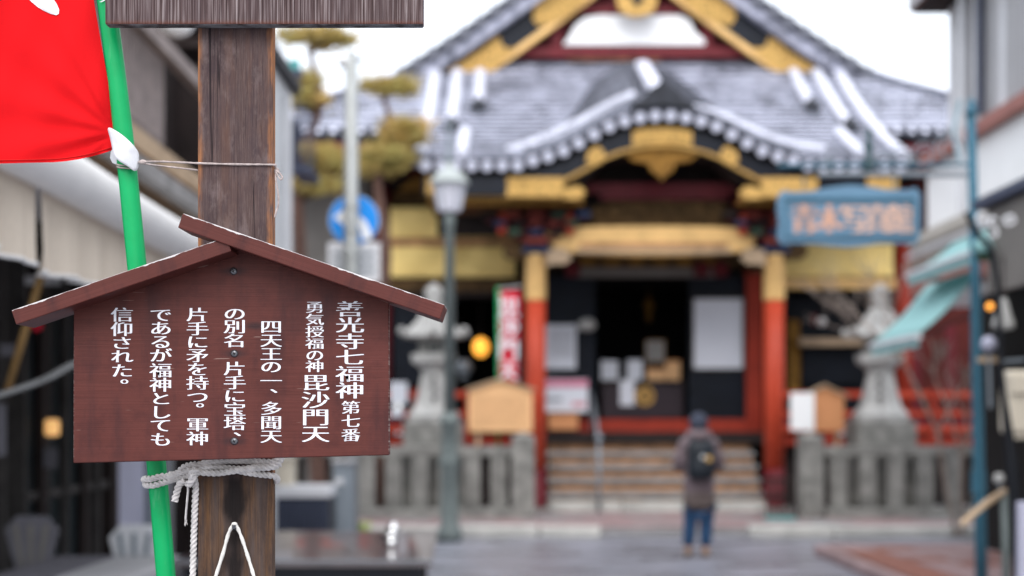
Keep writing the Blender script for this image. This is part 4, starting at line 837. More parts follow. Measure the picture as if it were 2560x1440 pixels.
# awning
aw = thing('awning', 'worn white canvas awning with beige pleated valance over the shop front', 'awning', (-1.6, 7, 2.3))
ax, az = -1.60, H+.545*1.6
bm = B(); tube(bm, [(ax, y, az+.01*math.sin(y*1.7)) for y in frange(3.9, 10.2, 30)], .088, 24); obj('roller', bm, MAT['canvas'], aw, True)
bm = B(); g = [[bm.verts.new((ax+.03-s*1.72, y, az+.07+s*.42+.01*math.sin(y*4)*s)) for s in (0, .3, .6, 1)] for y in frange(3.9, 10.2, 30)]
for j in range(30):
    for i in range(3): bm.faces.new((g[j][i], g[j][i+1], g[j+1][i+1], g[j+1][i]))
obj('canopy', bm, MAT['canvas'], aw, True)
def valance(y0, y1, zb, seed):
    n_ = int((y1-y0)*60); bm = B(); g = []
    for i in range(n_+1):
        y = y0+(y1-y0)*i/n_; f = .075*abs(math.sin(y*10+seed+.5*math.sin(y*3.1)))**.6-.07+.006*math.sin(y*53+seed*2)
        edge = min(1, (y-y0)/.06, (y1-y)/.06); g.append([bm.verts.new((ax-.05+f*k/5+.01*k/5*(1-edge), y, az-.05-(az-.05-zb-.010*math.sin(y*6))*k/6)) for k in range(7)])
    for i in range(n_):
        for k in range(6): bm.faces.new((g[i][k], g[i+1][k], g[i+1][k+1], g[i][k+1]))
    o = obj('valance', bm, MAT['valance'], aw, True); bm = B()
    tube(bm, [(v.x, v.y, v.z) for v in [Vector(o.data.vertices[i*7+6].co)+origin(aw) for i in range(n_+1)]], .009, 6); obj('hem', bm, MAT['canvas'], o, True)
valance(3.95, 4.92, 2.045, 0); valance(4.98, 7.6, 2.03, 2); valance(7.64, 10.1, 2.03, 4)
obj('strut', tube(B(), [W(118, 640, 5.4), W(70, 800, 5.5), W(18, 980, 5.6)], .016, 8), plain('bamboo', (.24, .14, .05), .6), aw, True)
bm = B(); tube(bm, spline([W(-60, 1005, 4.8), W(40, 975, 5.0), W(120, 945, 5.2), W(200, 905, 5.4), W(330, 880, 5.7)], 5), .022, 8, flat=.5); o = tag(obj('grey_hose', bm, plain('grey_tarp', (.12, .12, .12), .7), at=W(100, 950, 5.1)), 'grey rolled tarpaulin strip slung across the dark shop front', 'tarpaulin')
# things in the shop front
t = thing('pendant_lamp', 'small warm glowing lamp in the dark shop', 'lamp', W(126, 1065, 9.9)); obj('shade', box(B(), X(110, 9.9), X(142, 9.9), 9.9, 9.98, Z(1090, 9.9), Z(1048, 9.9), .02), MAT['warm'], t); obj('cord', tube(B(), [W(126, 700, 9.94), W(126, 1046, 9.94)], .006, 5), MAT['darkwood'], t)
for nm, lab, a, Y_, m in (('paper_notice', 'dim grey notice pinned inside the shop below the warm lamp', (108, 1120, 142, 1170), 9.9, 'greycloth'), ('paper_notice', 'dim pale strip notice at the far left of the shop', (-8, 1010, 14, 1140), 7.6, 'greycloth'), ('paper_notice', 'dim pale notice high in the shop below the valance', (62, 690, 150, 712), 8.4, 'siding'), ('paper_notice', 'dim grey notice at left edge below the roofed sign corner', (0, 860, 34, 890), 8.0, 'greycloth')):
    notice(nm, lab, *a, Y_, m)
t = thing('red_tag', 'small red charm hanging behind the left roof tip of the sign', 'charm', W(92, 812, 8)); obj('tag', ball(B(), W(92, 812, 8), .035, 1, .4, 1.1, 8), MAT['bannerred'], t, True); obj('thread', tube(B(), [W(92, 720, 8), W(92, 798, 8)], .003, 4), MAT['bannerred'], t)
def chair(px, q, Y, label, m, m2):
    x = X(px, Y); zt = Z(q, Y); t = thing('chair', label, 'chair', (x, Y, 0), 'chairs outside the shop')
    bk = obj('backrest', prism(B(), [(x-.16, zt-.08), (x-.09, zt), (x+.09, zt), (x+.16, zt-.08), (x+.10, zt-.30), (x, zt-.42), (x-.10, zt-.30)], Y, Y+.03, .008), MAT[m], t)
    for k in range(3): obj('slat', prism(B(), [(x-.09+k*.09-.015, zt-.05), (x-.09+k*.09+.015, zt-.05), (x-.05+k*.05+.012, zt-.3), (x-.05+k*.05-.012, zt-.3)], Y-.012, Y-.002), MAT[m2], bk)
    obj('seat', lathe(B(), [(.2, .43), (.21, .46)], (x, Y-.2, 0), 16), MAT[m], t)
    for sx in (-1, 1):
        for sy in (-.36, -.04): obj('leg', tube(B(), [(x+sx*.17, Y+sy, 0), (x+sx*.14, Y+sy, .44)], .014, 6), MAT['greyblue'], t)
chair(78, 1290, 8.3, 'dark grey chair with shield shaped back before the shop', 'greycloth', 'taupe')
chair(336, 1312, 8.6, 'pale slatted chair between the sign post and the shop', 'siding2', 'greyblue')
t = thing('cafe_table', 'small grey table with hanging cloth at the bottom left corner', 'table', (X(235, 7.6), 7.6, 0)); x = X(235, 7.6)
obj('tabletop', box(B(), x-.45, x+.30, 7.2, 8.4, .66, .70, .01), MAT['greycloth'], t); obj('cloth', box(B(), x-.08, x+.31, 7.17, 8.3, .48, .71, .02), MAT['siding'], t)
for sx in (-.38, .22):
    for yy in (7.3, 8.3): obj('leg', tube(B(), [(x+sx, yy, 0), (x+sx, yy, .66)], .02, 6), MAT['darkwood'], t)
# second house: pale end of a wall past the post
b2 = thing('white_house', 'narrow pale rendered house seen just right of the sign post', 'house', (-2.7, 15.5, 0)); obj('wall', box(B(), -5.5, -2.6, 14.2, 16.7, 0, 5.35), MAT['pale_post'], b2)
obj('dark_end_sheet', box(B(), -5.5, -2.615, 14.1, 14.195, 0, 5.35), MAT['darkwood'], b2); obj('corner_pipe', tube(B(), [(-2.56, 16.2, .1), (-2.56, 16.2, 5.2)], .05, 8), MAT['siding2'], b2); obj('roof', box(B(), -5.6, -2.5, 14.15, 16.9, 5.36, 5.5), MAT['tiledark'], b2)  # dark sheet added over the pale end wall to keep this gap dark
bal = obj('balcony', box(B(), -2.6, -2.38, 16.71, 17.6, Z(440, 17), Z(425, 17)), MAT['navy'], b2)
for i in range(7): obj('baluster', box(B(), -2.56+.02*i, -2.545+.02*i, 16.75+i*.12, 16.78+i*.12, Z(425, 17)+.001, Z(250, 17)-.02*i), MAT['navy'], bal)
obj('panel', pbox(B(), 722, 300, 748, 424, 17.2, .03), MAT['navy'], bal)
t = thing('blue_signboard', 'tiny blue green shop lamp box high on the white house', 'sign', W(735, 165, 17)); obj('face', pbox(B(), 722, 148, 748, 172, 17, .1), MAT['tealedge'], t); obj('bracket', pbox(B(), 722, 174, 755, 190, 17, .1), MAT['navy'], t)
# crates and planter behind the table
t = thing('planter_box', 'black slatted planter box with white rim behind the dark table', 'planter', (X(755, 13), 13, 0)); obj('bin', box(B(), X(690, 13), X(822, 13), 13, 13.5, .1, Z(1246, 13)), MAT['black'], t)
for i in range(12): obj('slat', pbox(B(), 691+i*11, 1248, 696+i*11, 1420, 12.97, .028), MAT['navy'], t)
obj('rim', box(B(), X(690, 13), X(824, 13), 12.96, 13.52, Z(1244, 13), Z(1216, 13), .01), MAT['siding2'], t)
t = thing('cream_crate', 'cream coloured crate standing on the planter behind the post', 'crate', W(705, 1216, 13.2)); obj('body', pbox(B(), 688, 1150, 728, 1215, 13.2, .3, .02), MAT['cream'], t); obj('lid', pbox(B(), 686, 1143, 731, 1150, 13.18, .34), MAT['cream'], t)
t = thing('potted_plant', 'tiny bright yellow green plant just beyond the dark table', 'plant', (X(905, 15.5), 15.5, 0)); obj('pot', lathe(B(), [(.07, 0), (.1, .2)], (X(905, 15.5), 15.5, 0), 12), MAT['pinkbrown'], t); bm = B()
for k in range(60):
    a = random.uniform(0, 6.28); p = Vector((X(905, 15.5)+.07*math.cos(a)*random.random(), 15.5+.07*math.sin(a), .2+random.random()*.16)); d = Vector((math.cos(a), math.sin(a), .5))*.05; u = Vector((-math.sin(a), math.cos(a), .3))*.025
    bm.faces.new([bm.verts.new(p-u), bm.verts.new(p+u), bm.verts.new(p+d+u*.3), bm.verts.new(p+d-u*.3)])
obj('foliage', bm, MAT['leaf'], t)
# dark table
t = thing('lacquered_table', 'long dark lacquered table reflecting the sky, behind the sign post', 'table', (X(760, 8.9), 8.9, 0))
za = .72; P4 = [(X(430, 7.9), 7.9), (X(1080, 7.9), 7.9), (X(1094, 10.0), 10.0), (X(600, 10.0), 10.0)]
bm = B(); a = [bm.verts.new((x_, y_, za)) for x_, y_ in P4]; b = [bm.verts.new((x_, y_, za-.035)) for x_, y_ in P4]; bm.faces.new(a); bm.faces.new(b[::-1])
for i in range(4): bm.faces.new((a[i], a[(i+1) % 4], b[(i+1) % 4], b[i]))
obj('tabletop', bm, MAT['table'], t); obj('edge_strip', box(B(), P4[0][0], P4[1][0], 7.88, 7.898, za-.005, za+.002), MAT['greyblue'], t); obj('apron', box(B(), P4[0][0]+.05, P4[1][0]-.06, 7.98, 8.02, za-.14, za-.04), MAT['black'], t)
for x_, y_ in ((P4[0][0]+.08, 8.05), (P4[1][0]-.1, 8.05), (P4[2][0]-.1, 9.9), (P4[3][0]+.1, 9.9)): obj('leg', box(B(), x_-.03, x_+.03, y_-.03, y_+.03, 0, za-.14), MAT['darkwood'], t)
xx, yy = X(978, 8.7), 8.7
t = thing('steel_pot', 'shiny steel lidded pot on the dark lacquered table', 'pot', (xx, yy, za+.002)); obj('body', lathe(B(), [(.035, 0), (.045, .01), (.045, .05), (.038, .055)], (xx, yy, za+.002), 20), MAT['chrome'], t, True); obj('rim', lathe(B(), [(.04, .056), (.056, .062), (.058, .085), (.04, .092)], (xx, yy, za+.002), 20), MAT['chrome'], t, True)
obj('lid', lathe(B(), [(.03, .093), (.045, .105), (.04, .13), (.015, .14), (.012, .152)], (xx+.012, yy, za+.002), 20), MAT['chrome'], t, True); obj('handle', tube(B(), spline([(xx-.04, yy, za+.03), (xx-.075, yy, za+.04), (xx-.072, yy, za+.07), (xx-.045, yy, za+.08)], 4), .006, 6), MAT['black'], t)

# ================================================================= RIGHT ROW
b3 = thing('grey_clad_building', 'tall grey clad building with pink brown eave at the upper right', 'building', (5.2, 14, 0)); XB = 5.15
obj('wall', box(B(), XB, 9, 12.9, 16.7, 4.6, 7.2), MAT['siding'], b3)
for i in range(17): obj('siding_board', box(B(), XB-.03, XB-.002, 13.05+i*.215, 13.24+i*.215, 4.65, 7.1), MAT['siding' if i % 4 else 'siding2'], b3)
ev = obj('eave', box(B(), XB-.42, 9.2, 12.4, 16.9, 6.35, 6.5), MAT['pinkbrown'], b3); obj('soffit', box(B(), XB-.40, XB, 12.4, 16.85, 6.31, 6.348), MAT['darkwood'], b3); obj('fascia', box(B(), XB-.44, XB-.421, 12.4, 16.92, 6.36, 6.8), MAT['siding'], b3)
obj('gable_end', box(B(), XB, 9.0, 17.601, 17.65, 2.9, 4.59), MAT['siding2'], b3)
obj('trim_band', box(B(), XB-.12, XB-.001, 12.9, 17.62, 4.60, 4.74), MAT['pinkbrown'], b3)
obj('lower_wall', box(B(), XB, 9, 12.9, 17.6, 2.9, 4.598), MAT['white'], b3); obj('ground_floor', box(B(), XB+.02, 9, 12.9, 15.5, 0, 2.898), MAT['taupe'], b3); obj('moulding', box(B(), XB-.18, XB-.001, 12.9, 17.62, 3.56, 3.78), MAT['beige'], b3)
for k in range(3): obj('moulding', box(B(), XB-.24-.03*k, XB-.19, 12.9, 17.64, 3.62-.12*k, 3.66-.12*k), MAT['siding2' if k % 2 else 'beige'], b3)
obj('shop_fascia', box(B(), XB-.22, XB-.002, 12.9, 17.63, 3.02, 3.26), MAT['pinkbrown'], b3)
obj('downpipe', tube(B(), [(XB-.1, 15.35, 4.8), (XB-.1, 15.35, 7.1)], .045, 8), MAT['navy'], b3); obj('drain_pipe', tube(B(), [(XB-.12, 15.9, 3.2), (XB-.12, 15.9, 6.3)], .05, 8), MAT['siding2'], b3)
obj('shop_shade_sheet', box(B(), XB-.05, XB-.003, 12.9, 15.5, .1, 2.85), MAT['recess_shade'], b3)  # dark sheet before the wall, doorway shade put into its colour
def awning_r(y0, y1, xo, zo, xi, zi, label):
    t = thing('teal_awning', label, 'awning', ((xo+xi)/2, (y0+y1)/2, zo), 'teal shop awnings on the right')
    bm = B(); g = [[bm.verts.new((xi+(xo-xi)*s, y, zi+(zo-zi)*s-.05*math.sin(math.pi*s))) for s in frange(0, 1, 5)] for y in frange(y0, y1, 8)]
    for j in range(8):
        for i in range(5): bm.faces.new((g[j][i], g[j][i+1], g[j+1][i+1], g[j+1][i]))
    o = obj('cloth', bm, MAT['tealcloth'], t, True); o.modifiers.new('thickness', 'SOLIDIFY').thickness = .015
    obj('front_bar', tube(B(), [(xo, y0-.03, zo-.02), (xo, y1+.03, zo-.02)], .03, 8), MAT['siding2'], t); obj('flap', box(B(), xo-.004, xo+.004, y0, y1, zo-.12, zo-.03), MAT['tealcloth'], t)
    for y in (y0+.05, y1-.05): obj('arm', tube(B(), [(xi, y, zi-.4), (xo+.02, y, zo-.03)], .014, 6), MAT['darkwood'], t)
awning_r(13.65, 15.4, 3.9, 2.32, 4.5, 2.95, 'lower pale teal awning reaching over the stone lantern')
awning_r(12.9, 14.9, 4.15, 3.03, 4.62, 3.34, 'upper pale teal awning behind the blue pole')
# near shop canopy
b4 = thing('corner_shop', 'taupe rendered corner shop with dark sloping canopy edge at far right', 'building', (4.2, 8, 0)); XS = 3.35
obj('canopy', box(B(), XS-.0, 6, 5.5, 10.35, H+.455*XS, H+.475*XS), MAT['navy'], b4); obj('canopy_fascia', box(B(), XS+.06, XS+.12, 5.5, 10.2, H+.27*XS, H+.45*XS), MAT['taupe'], b4)
obj('front_wall', box(B(), XS+.5, 6, 5.5, 10.1, 0, H+.45*XS), MAT['beige'], b4); obj('door_shade_sheet', box(B(), XS+.44, XS+.49, 9.0, 10.05, .1, 2.7), MAT['recess_shade'], b4)  # doorway is a flat dark sheet with the shade in its colour
obj('grey_pipe', tube(B(), [(XS+.32, 9.35, .2), (XS+.32, 9.35, 2.9)], .022, 8), MAT['steelpole'], b4); obj('grey_pipe', tube(B(), [(XS+.32, 9.55, .2), (XS+.32, 9.55, 2.9)], .022, 8), MAT['siding2'], b4)
obj('upper_wall', box(B(), XS+1.4, 6.5, 5.5, 12.5, H+.48*XS, 7), MAT['siding'], b4)
lt_ = obj('fascia_letter', tube(B(), spline([W(2445, 560, 9.5), W(2444, 540, 9.5), W(2456, 534, 9.5), W(2466, 546, 9.5), W(2452, 556, 9.5)], 4), .011, 6), MAT['siding2'], b4)
obj('fascia_letter', tube(B(), spline([W(2492, 548, 9.3), W(2478, 545, 9.3), W(2474, 562, 9.3), W(2488, 568, 9.3), W(2492, 588, 9.3), W(2476, 590, 9.3)], 4), .011, 6), MAT['siding2'], b4)
obj('fascia_letter', tube(B(), spline([W(2512, 560, 9.1), W(2514, 544, 9.1), W(2530, 540, 9.1), W(2536, 554, 9.1), W(2520, 562, 9.1), W(2512, 556, 9.1)], 4), .011, 6), MAT['siding2'], b4)
t = thing('meter_box', 'cream plastic meter box on the wall at right edge', 'meter box', W(2545, 1090, 9)); obj('case', pbox(B(), 2522, 925, 2600, 1085, 9.0, .2, .03), MAT['cream'], t); obj('cover', pbox(B(), 2530, 935, 2592, 985, 8.97, .029, .01), MAT['cream'], t); obj('lower_case', pbox(B(), 2532, 1085, 2600, 1098, 9.03, .14, .01), MAT['cream'], t)
t = thing('bell_lamp', 'cream bell shaped lamp shade beside the black pipe', 'lamp', W(2508, 840, 9.3)); obj('shade', lathe(B(), [(.02, .17), (.035, .13), (.05, .07), (.075, .0), (.07, -.03), (.02, -.04)], W(2508, 810, 9.3), 16), MAT['stone_pale'], t, True); obj('cord', tube(B(), [W(2508, 640, 9.3), W(2508, 748, 9.3)], .006, 5), MAT['darkwood'], t)
t = thing('amber_bulb', 'small glowing amber bulb in the dark shop doorway', 'lamp', W(2475, 766, 10)); obj('bulb', ball(B(), W(2475, 766, 10), .026), emit('amber_bulb_glow', (1, .38, .05), 1.2), t, True); obj('cord', tube(B(), [W(2475, 700, 10), W(2475, 757, 10)], .004, 5), MAT['darkwood'], t)
t = thing('glass_globe', 'pale blue grey glass globe on a stem right of the blue pole', 'lamp', W(2472, 895, 9.6)); obj('globe', ball(B(), W(2472, 860, 9.6), .055), MAT['lilac'], t, True); obj('stem', tube(B(), [W(2472, 885, 9.6), W(2476, 1020, 9.6)], .012, 6), MAT['greyblue'], t); obj('collar', pbox(B(), 2452, 892, 2500, 905, 9.6, .08), MAT['tan'], t)
t = thing('ball_ornament', 'small white round knob beside the wooden stick', 'knob', W(2497, 1200, 9)); obj('knob', ball(B(), W(2497, 1196, 9), .035), MAT['stone_pale'], t, True); obj('stem', tube(B(), [W(2499, 1205, 9), W(2504, 1250, 9)], .008, 5), MAT['greyblue'], t)
o = tag(obj('wooden_stick', tube(B(), [W(2403, 1312, 8.8), W(2460, 1262, 8.8), W(2512, 1228, 8.9)], [.020, .022, .022], 8), MAT['tan'], at=W(2455, 1270, 8.8)), 'short brown wooden stick crossing the blue pole low down', 'stick')
t = thing('black_pipe', 'thick black pipe curving down from the shop canopy at right', 'pipe', (X(2555, 8.6), 8.6, 0))
obj('pipe', tube(B(), spline([W(2416, 530, 8.6), W(2440, 580, 8.6), W(2476, 625, 8.6), W(2492, 700, 8.6), W(2499, 820, 8.6), W(2503, 930, 8.6), W(2517, 1050, 8.6), W(2530, 1160, 8.6), W(2541, 1310, 8.6), W(2560, 1660, 8.6)], 5), [.018+.022*max(0, min(1, (i-27)/8)) for i in range(46)], 12), MAT['blackpipe'], t, True)
obj('bracket', tube(B(), [W(2503, 905, 8.6), W(2560, 900, 8.8)], .012, 6), MAT['greyblue'], t)
t = thing('teal_lamp', 'small teal enamel lamp beside the blue pole under the canopy', 'lamp', W(2460, 620, 10)); obj('shade', lathe(B(), [(.075, -.05), (.06, .02), (.02, .07)], W(2458, 612, 10), 14), MAT['tealcloth'], t, True); obj('body', pbox(B(), 2448, 628, 2480, 650, 10, .1, .01), MAT['green'], t)
t = thing('lilac_panel', 'pale lilac panel at the bottom right corner', 'panel', (X(2585, 8.3), 8.3, 0)); obj('panel', box(B(), X(2548, 8.3), X(2700, 8.3), 8.3, 8.36, 0, Z(1255, 8.3), .01), MAT['lilac'], t); obj('foot', box(B(), X(2560, 8.3), X(2690, 8.3), 8.2, 8.45, 0, .04), MAT['darkwood'], t)
t = thing('slim_post', 'slim grey green post standing beside the black pipe at the bottom', 'post', (X(2518, 8.9), 8.9, 0)); obj('shaft', tube(B(), [(X(2520, 8.9), 8.9, 0), W(2512, 1238, 8.9)], .026, 10), MAT['lamp_green'], t, True); obj('cap', ball(B(), W(2512, 1234, 8.9), .028), MAT['lamp_green'], t, True)
# blue hanging sign
YS = 11.0
t = thing('shop_sign', 'blue hanging signboard with peach characters on a tall blue iron pole', 'shop sign', (X(2450, YS), YS, 0))
obj('pole', tube(B(), [(X(2456, YS), YS, 0), W(2448, 1200, YS), W(2438, 700, YS), W(2428, 285, YS)], [.05, .045, .04, .036], 12), MAT['teal_iron'], t, True)
obj('pole_collar', tube(B(), [W(2447, 1232, YS), W(2446, 1178, YS)], .056, 12), MAT['teal_iron'], t); obj('pole_finial', lathe(B(), [(.05, 0), (.055, .03), (.025, .06), (.035, .09), (.002, .14)], W(2428, 288, YS), 12), MAT['teal_iron'], t, True)
obj('arm', tube(B(), [W(2432, 412, YS), W(1945, 414, YS)], .014, 8), MAT['teal_iron'], t); obj('arm', tube(B(), [W(2432, 436, YS), W(2045, 436, YS)], .020, 8), MAT['greyblue'], t)
def scroll(cx, cy, r, s=1, turns=1.6): return [W(cx+s*r*(1-.7*k/24)*math.cos(turns*2*math.pi*k/24), cy-r*(1-.7*k/24)*math.sin(turns*2*math.pi*k/24), YS) for k in range(25)]
for a in ((2205, 400, 26, 1), (2255, 392, 30, -1), (2310, 388, 34, 1), (2375, 372, 38, -1), (2070, 408, 18, 1)): obj('scroll', tube(B(), scroll(*a), .008, 6), MAT['greyblue'], t)
obj('scroll_stem', tube(B(), spline([W(2400, 250, YS), W(2385, 330, YS), W(2400, 405, YS)], 5), .013, 6), plain('pale_blue_iron', (.3, .45, .52), .5), t)
obj('arm_finial', lathe(B(), [(.03, -.15), (.04, -.08), (.022, -.02), (.045, .05), (.02, .1), (.03, .14), (.002, .2)], W(2172, 382, YS), 10), plain('dark_verdigris', (.06, .10, .11), .5), t, True)
bp_ = [(1946, 488), (1960, 474), (1975, 482), (2030, 478), (2070, 468), (2122, 462), (2175, 466), (2220, 474), (2270, 476), (2290, 468), (2302, 486), (2300, 596), (2288, 612), (2270, 606), (2200, 606), (2160, 614), (2122, 618), (2080, 614), (2040, 608), (1980, 606), (1958, 612), (1944, 598), (1950, 560), (1944, 520)]
bd = obj('board', pprism(B(), bp_, YS-.03, .05, .005), MAT['boardblue'], t)
inner = [(1966, 498), (2284, 498), (2284, 592), (1966, 592)]
for a in ((1962, 494, 2288, 500), (1962, 590, 2288, 594), (1962, 500, 1967, 590), (2283, 500, 2288, 590)): obj('board_moulding', pbox(B(), *a, YS-.05, .018, .003), MAT['teal_iron'], bd)
for ch, px, m in (('青', 2008, 'peach2'), ('木', 2070, 'peach2'), ('写', 2132, 'peach'), ('真', 2190, 'peach'), ('館', 2248, 'peach')):
    bm = B(); put_char(bm, ch, X(px, YS), Z(550, YS), .17, .21, YS-.037, .085); obj('character', bm, MAT[m], bd)
for px in (2010, 2235): obj('hanger', tube(B(), [W(px, 437, YS), W(px, 470, YS)], .008, 6), MAT['teal_iron'], t)
# bare tree right
random.seed(11)
bt = thing('bare_tree', 'small leafless pale twigged tree before the red wall at right', 'tree', (X(2400, 17.2), 17.2, .1)); bm = B(); bm2 = B()
def grow(bmx, p, d, l, r, dep):
    q = p+d*l; tube(bmx, [p, (p+q)/2+Vector((random.gauss(0, .015), random.gauss(0, .015), 0)), q], [r, r*.85, r*.7], 5, cap=False)
    if dep == 0: return
    for _ in range(3 if dep > 1 else 4): grow(bm2, q, (d+Vector((random.gauss(0, .45), random.gauss(0, .45), random.gauss(.15, .25)))).normalized(), l*random.uniform(.55, .8), r*.6, dep-1)
for k in range(2): grow(bm, Vector((X(2392+k*20, 17.2), 17.2+.05*k, .1)), Vector((random.gauss(-.08, .08), random.gauss(0, .05), 1)).normalized(), random.uniform(.9, 1.3), .035, 4)
obj('trunk', bm, MAT['twig'], bt); obj('crown', bm2, MAT['twig'], bt)

# ================================================================= FOREGROUND
# post and big board
YP = 2.0; xp = X(588, YP)
sp_ = thing('sign_post', 'weathered timber post with a big ridged board across its top', 'sign post', (xp, YP, Z(1190, YP)+.02))
zt0 = Z(1190, YP)+.02
o = obj('post', box(B(), xp-.0525, xp+.0525, YP, YP+.024, -.0, Z(40, YP), .0012), MAT['post'], sp_)
YT = 1.975; zb = Z(61, YT)
tb = bpy.data.objects.new('top_board', bpy.data.meshes.new('top_board')); COL.objects.link(tb); tb.parent = sp_
bm = box(B(), X(262, YT), X(1058, YT), 0, .021, 0, .34, .0025); bm.to_mesh(tb.data); bm.free(); tb.data.materials.append(MAT['topboard']); tb.location = Vector((0, YT, zb))-Vector((xp*1, YP, zt0))*1+Vector((0, 0, 0))
nl = obj('nail', tube(B(), [W(585, 1322, 2.0), W(585, 1319, 1.985), W(585, 1312, 1.984)], .0028, 8), MAT['screw'], sp_)
# roofed sign
YF = 1.93; tilt = math.atan2(20, 790)
sg = thing('roofed_sign', 'brown gable roofed wooden sign board covered in white characters', 'sign', (X(578, YF), YF, Z(950, YF)))
def pz(p, q, Y=YF): return (X(p, Y), Z(q, Y))
board = obj('board', prism(B(), [pz(183, 1158), pz(973, 1138), pz(972, 750), pz(578, 611), pz(184, 762)], YF, YF+.018, .0012), MAT['sign'], sg)
def roofboard(tl_, tr_, thick_px, y0, y1):
    a = Vector((*pz(*tl_, y0), )); b = Vector((*pz(*tr_, y0), )); L2 = (b-a).length; ang = math.atan2(b.y-a.y, b.x-a.x); h = thick_px*y0/FPX
    o = bpy.data.objects.new('roof_board', bpy.data.meshes.new('roof_board')); COL.objects.link(o); bm = box(B(), -L2/2, L2/2, 0, y1-y0, -h/2, h/2, .0012); bm.to_mesh(o.data); bm.free(); o.data.materials.append(MAT['signroof'])
    n = Vector((math.sin(ang), -math.cos(ang))); m = (a+b)/2+n*h/2
    o.parent = sg; o.location = Vector((m.x, y0, m.y))-Vector(sg.location); o.rotation_euler = (0, -ang, 0); return o
r1 = roofboard((28, 776), (566, 592), 38, 1.884, 1.955); tag(r1, 'left roof board with white chipped tip')
r2 = roofboard((457, 533), (1112, 762), 38, 1.881, 1.958)
for (px, py) in ((584, 678), (586, 884), (586, 1103)):
    s_ = thing('x', '', '', (0, 0, 0)); bpy.data.objects.remove(s_)
    c = W(px, py, YF); sw = obj('screw', lathe(B(), [(.0045, 0), (.0052, .0008), (.003, .0022), (.0, .0024)], (0, 0, 0), 16), MAT['screw'], None, True); sw.name = 'screw'; sw.parent = board; sw.location = c-origin(board)+Vector((0, .0004, 0)); sw.rotation_euler = (R(90), 0, 0)
    bm = B()
    for a in (R(20), R(110)):
        d = Vector((math.cos(a), 0, math.sin(a)))*.0022; e = Vector((-math.sin(a), 0, math.cos(a)))*.0005; q = c+Vector((0, -.00235, 0)); bm.faces.new([bm.verts.new(q+d+e), bm.verts.new(q-d+e), bm.verts.new(q-d-e), bm.verts.new(q+d-e)])
    obj('screw_cross', bm, MAT['recess_shade'], board)
    bm = B(); g_ = [bm.verts.new(c+Vector((math.cos(R(k*15))*(.013+.008*abs(math.cos(R(k*15)))+.002*random.random()), -.0002, math.sin(R(k*15))*(.0042+.0015*random.random())))) for k in range(24)]; bm.faces.new(g_)
    n_ = None
# stains of rust round the screws are in the board paint; lettering columns
ST = {}
def column(chars, x0, x1=None, wd=46, fat=.036):
    """chars = [(char, top, bottom[, dx])]"""
    bm = B()
    for it in chars:
        ch, a, b = it[:3]; dx = it[3] if len(it) > 3 else 0; up_ = 0
        if ch in '、。': dx, up_ = 24, 17
        w2 = wd
        put_char(bm, ch, X(x0+dx, YF), Z((a+b)/2-up_, YF), w2*YF/FPX, (b-a)*YF/FPX*1.0, YF-.0003, fat)
    return obj('lettering', bm, MAT['white_print'], board)
column([('善', 755, 791), ('光', 795, 831), ('寺', 836, 873), ('七', 876, 912), ('福', 917, 954), ('神', 958, 996)], 875, wd=60)
column([('第', 1004, 1034), ('七', 1038, 1068), ('番', 1073, 1103)], 877, wd=40)
column([('勇', 755, 782), ('気', 786, 812), ('授', 816, 843), ('福', 847, 872), ('の', 875, 902), ('神', 903, 930)], 787, wd=39)
column([('毘', 938, 976), ('沙', 981, 1020), ('門', 1024, 1063), ('天', 1066, 1105)], 789, wd=59)
column([('四', 802, 833), ('天', 836, 867), ('王', 870, 901), ('の', 903, 932), ('一', 938, 967), ('、', 970, 1000, 6), ('多', 1006, 1037), ('聞', 1041, 1073), ('天', 1076, 1107)], 678, wd=46)
column([('の', 770, 800), ('別', 801, 833), ('名', 836, 868), ('片', 906, 938), ('手', 941, 973), ('に', 975, 1006), ('宝', 1008, 1040), ('塔', 1043, 1075), ('、', 1078, 1108, 6)], 587, wd=47)
column([('片', 771, 803), ('手', 806, 838), ('に', 840, 871), ('矛', 873, 905), ('を', 908, 939), ('持', 942, 974), ('つ', 978, 1008), ('。', 1006, 1036, 6), ('軍', 1046, 1078), ('神', 1081, 1113)], 494, wd=47)
column([('で', 772, 804), ('あ', 805, 837), ('る', 839, 871), ('が', 873, 905), ('福', 910, 943), ('神', 946, 979), ('と', 982, 1012), ('し', 1015, 1047), ('て', 1048, 1080), ('も', 1083, 1115)], 402, wd=47)
column([('信', 771, 804), ('仰', 807, 840), ('さ', 843, 873), ('れ', 876, 907), ('た', 911, 943), ('。', 945, 977, 6)], 305, wd=47)
# green pole
gp = thing('flag_pole', 'slim green plastic pole leaning behind the roofed sign', 'pole', (X(425, 2.03), 2.03, 0))
pts = [W(258, -60, 2.03), W(266, 0, 2.03), W(308, 330, 2.03), W(341, 650, 2.03), W(366, 900, 2.03), W(391, 1160, 2.03), W(415, 1440, 2.03), W(470, 2100, 2.03)]
obj('tube', tube(B(), spline(pts, 6), .0136, 24), MAT['greenpole'], gp, True)
bm = B(); put_char(bm, 'ア', X(262, 2.01), Z(-8, 2.01), .022, .014, 2.0145, .03); obj('print', bm, MAT['white_print'], gp)
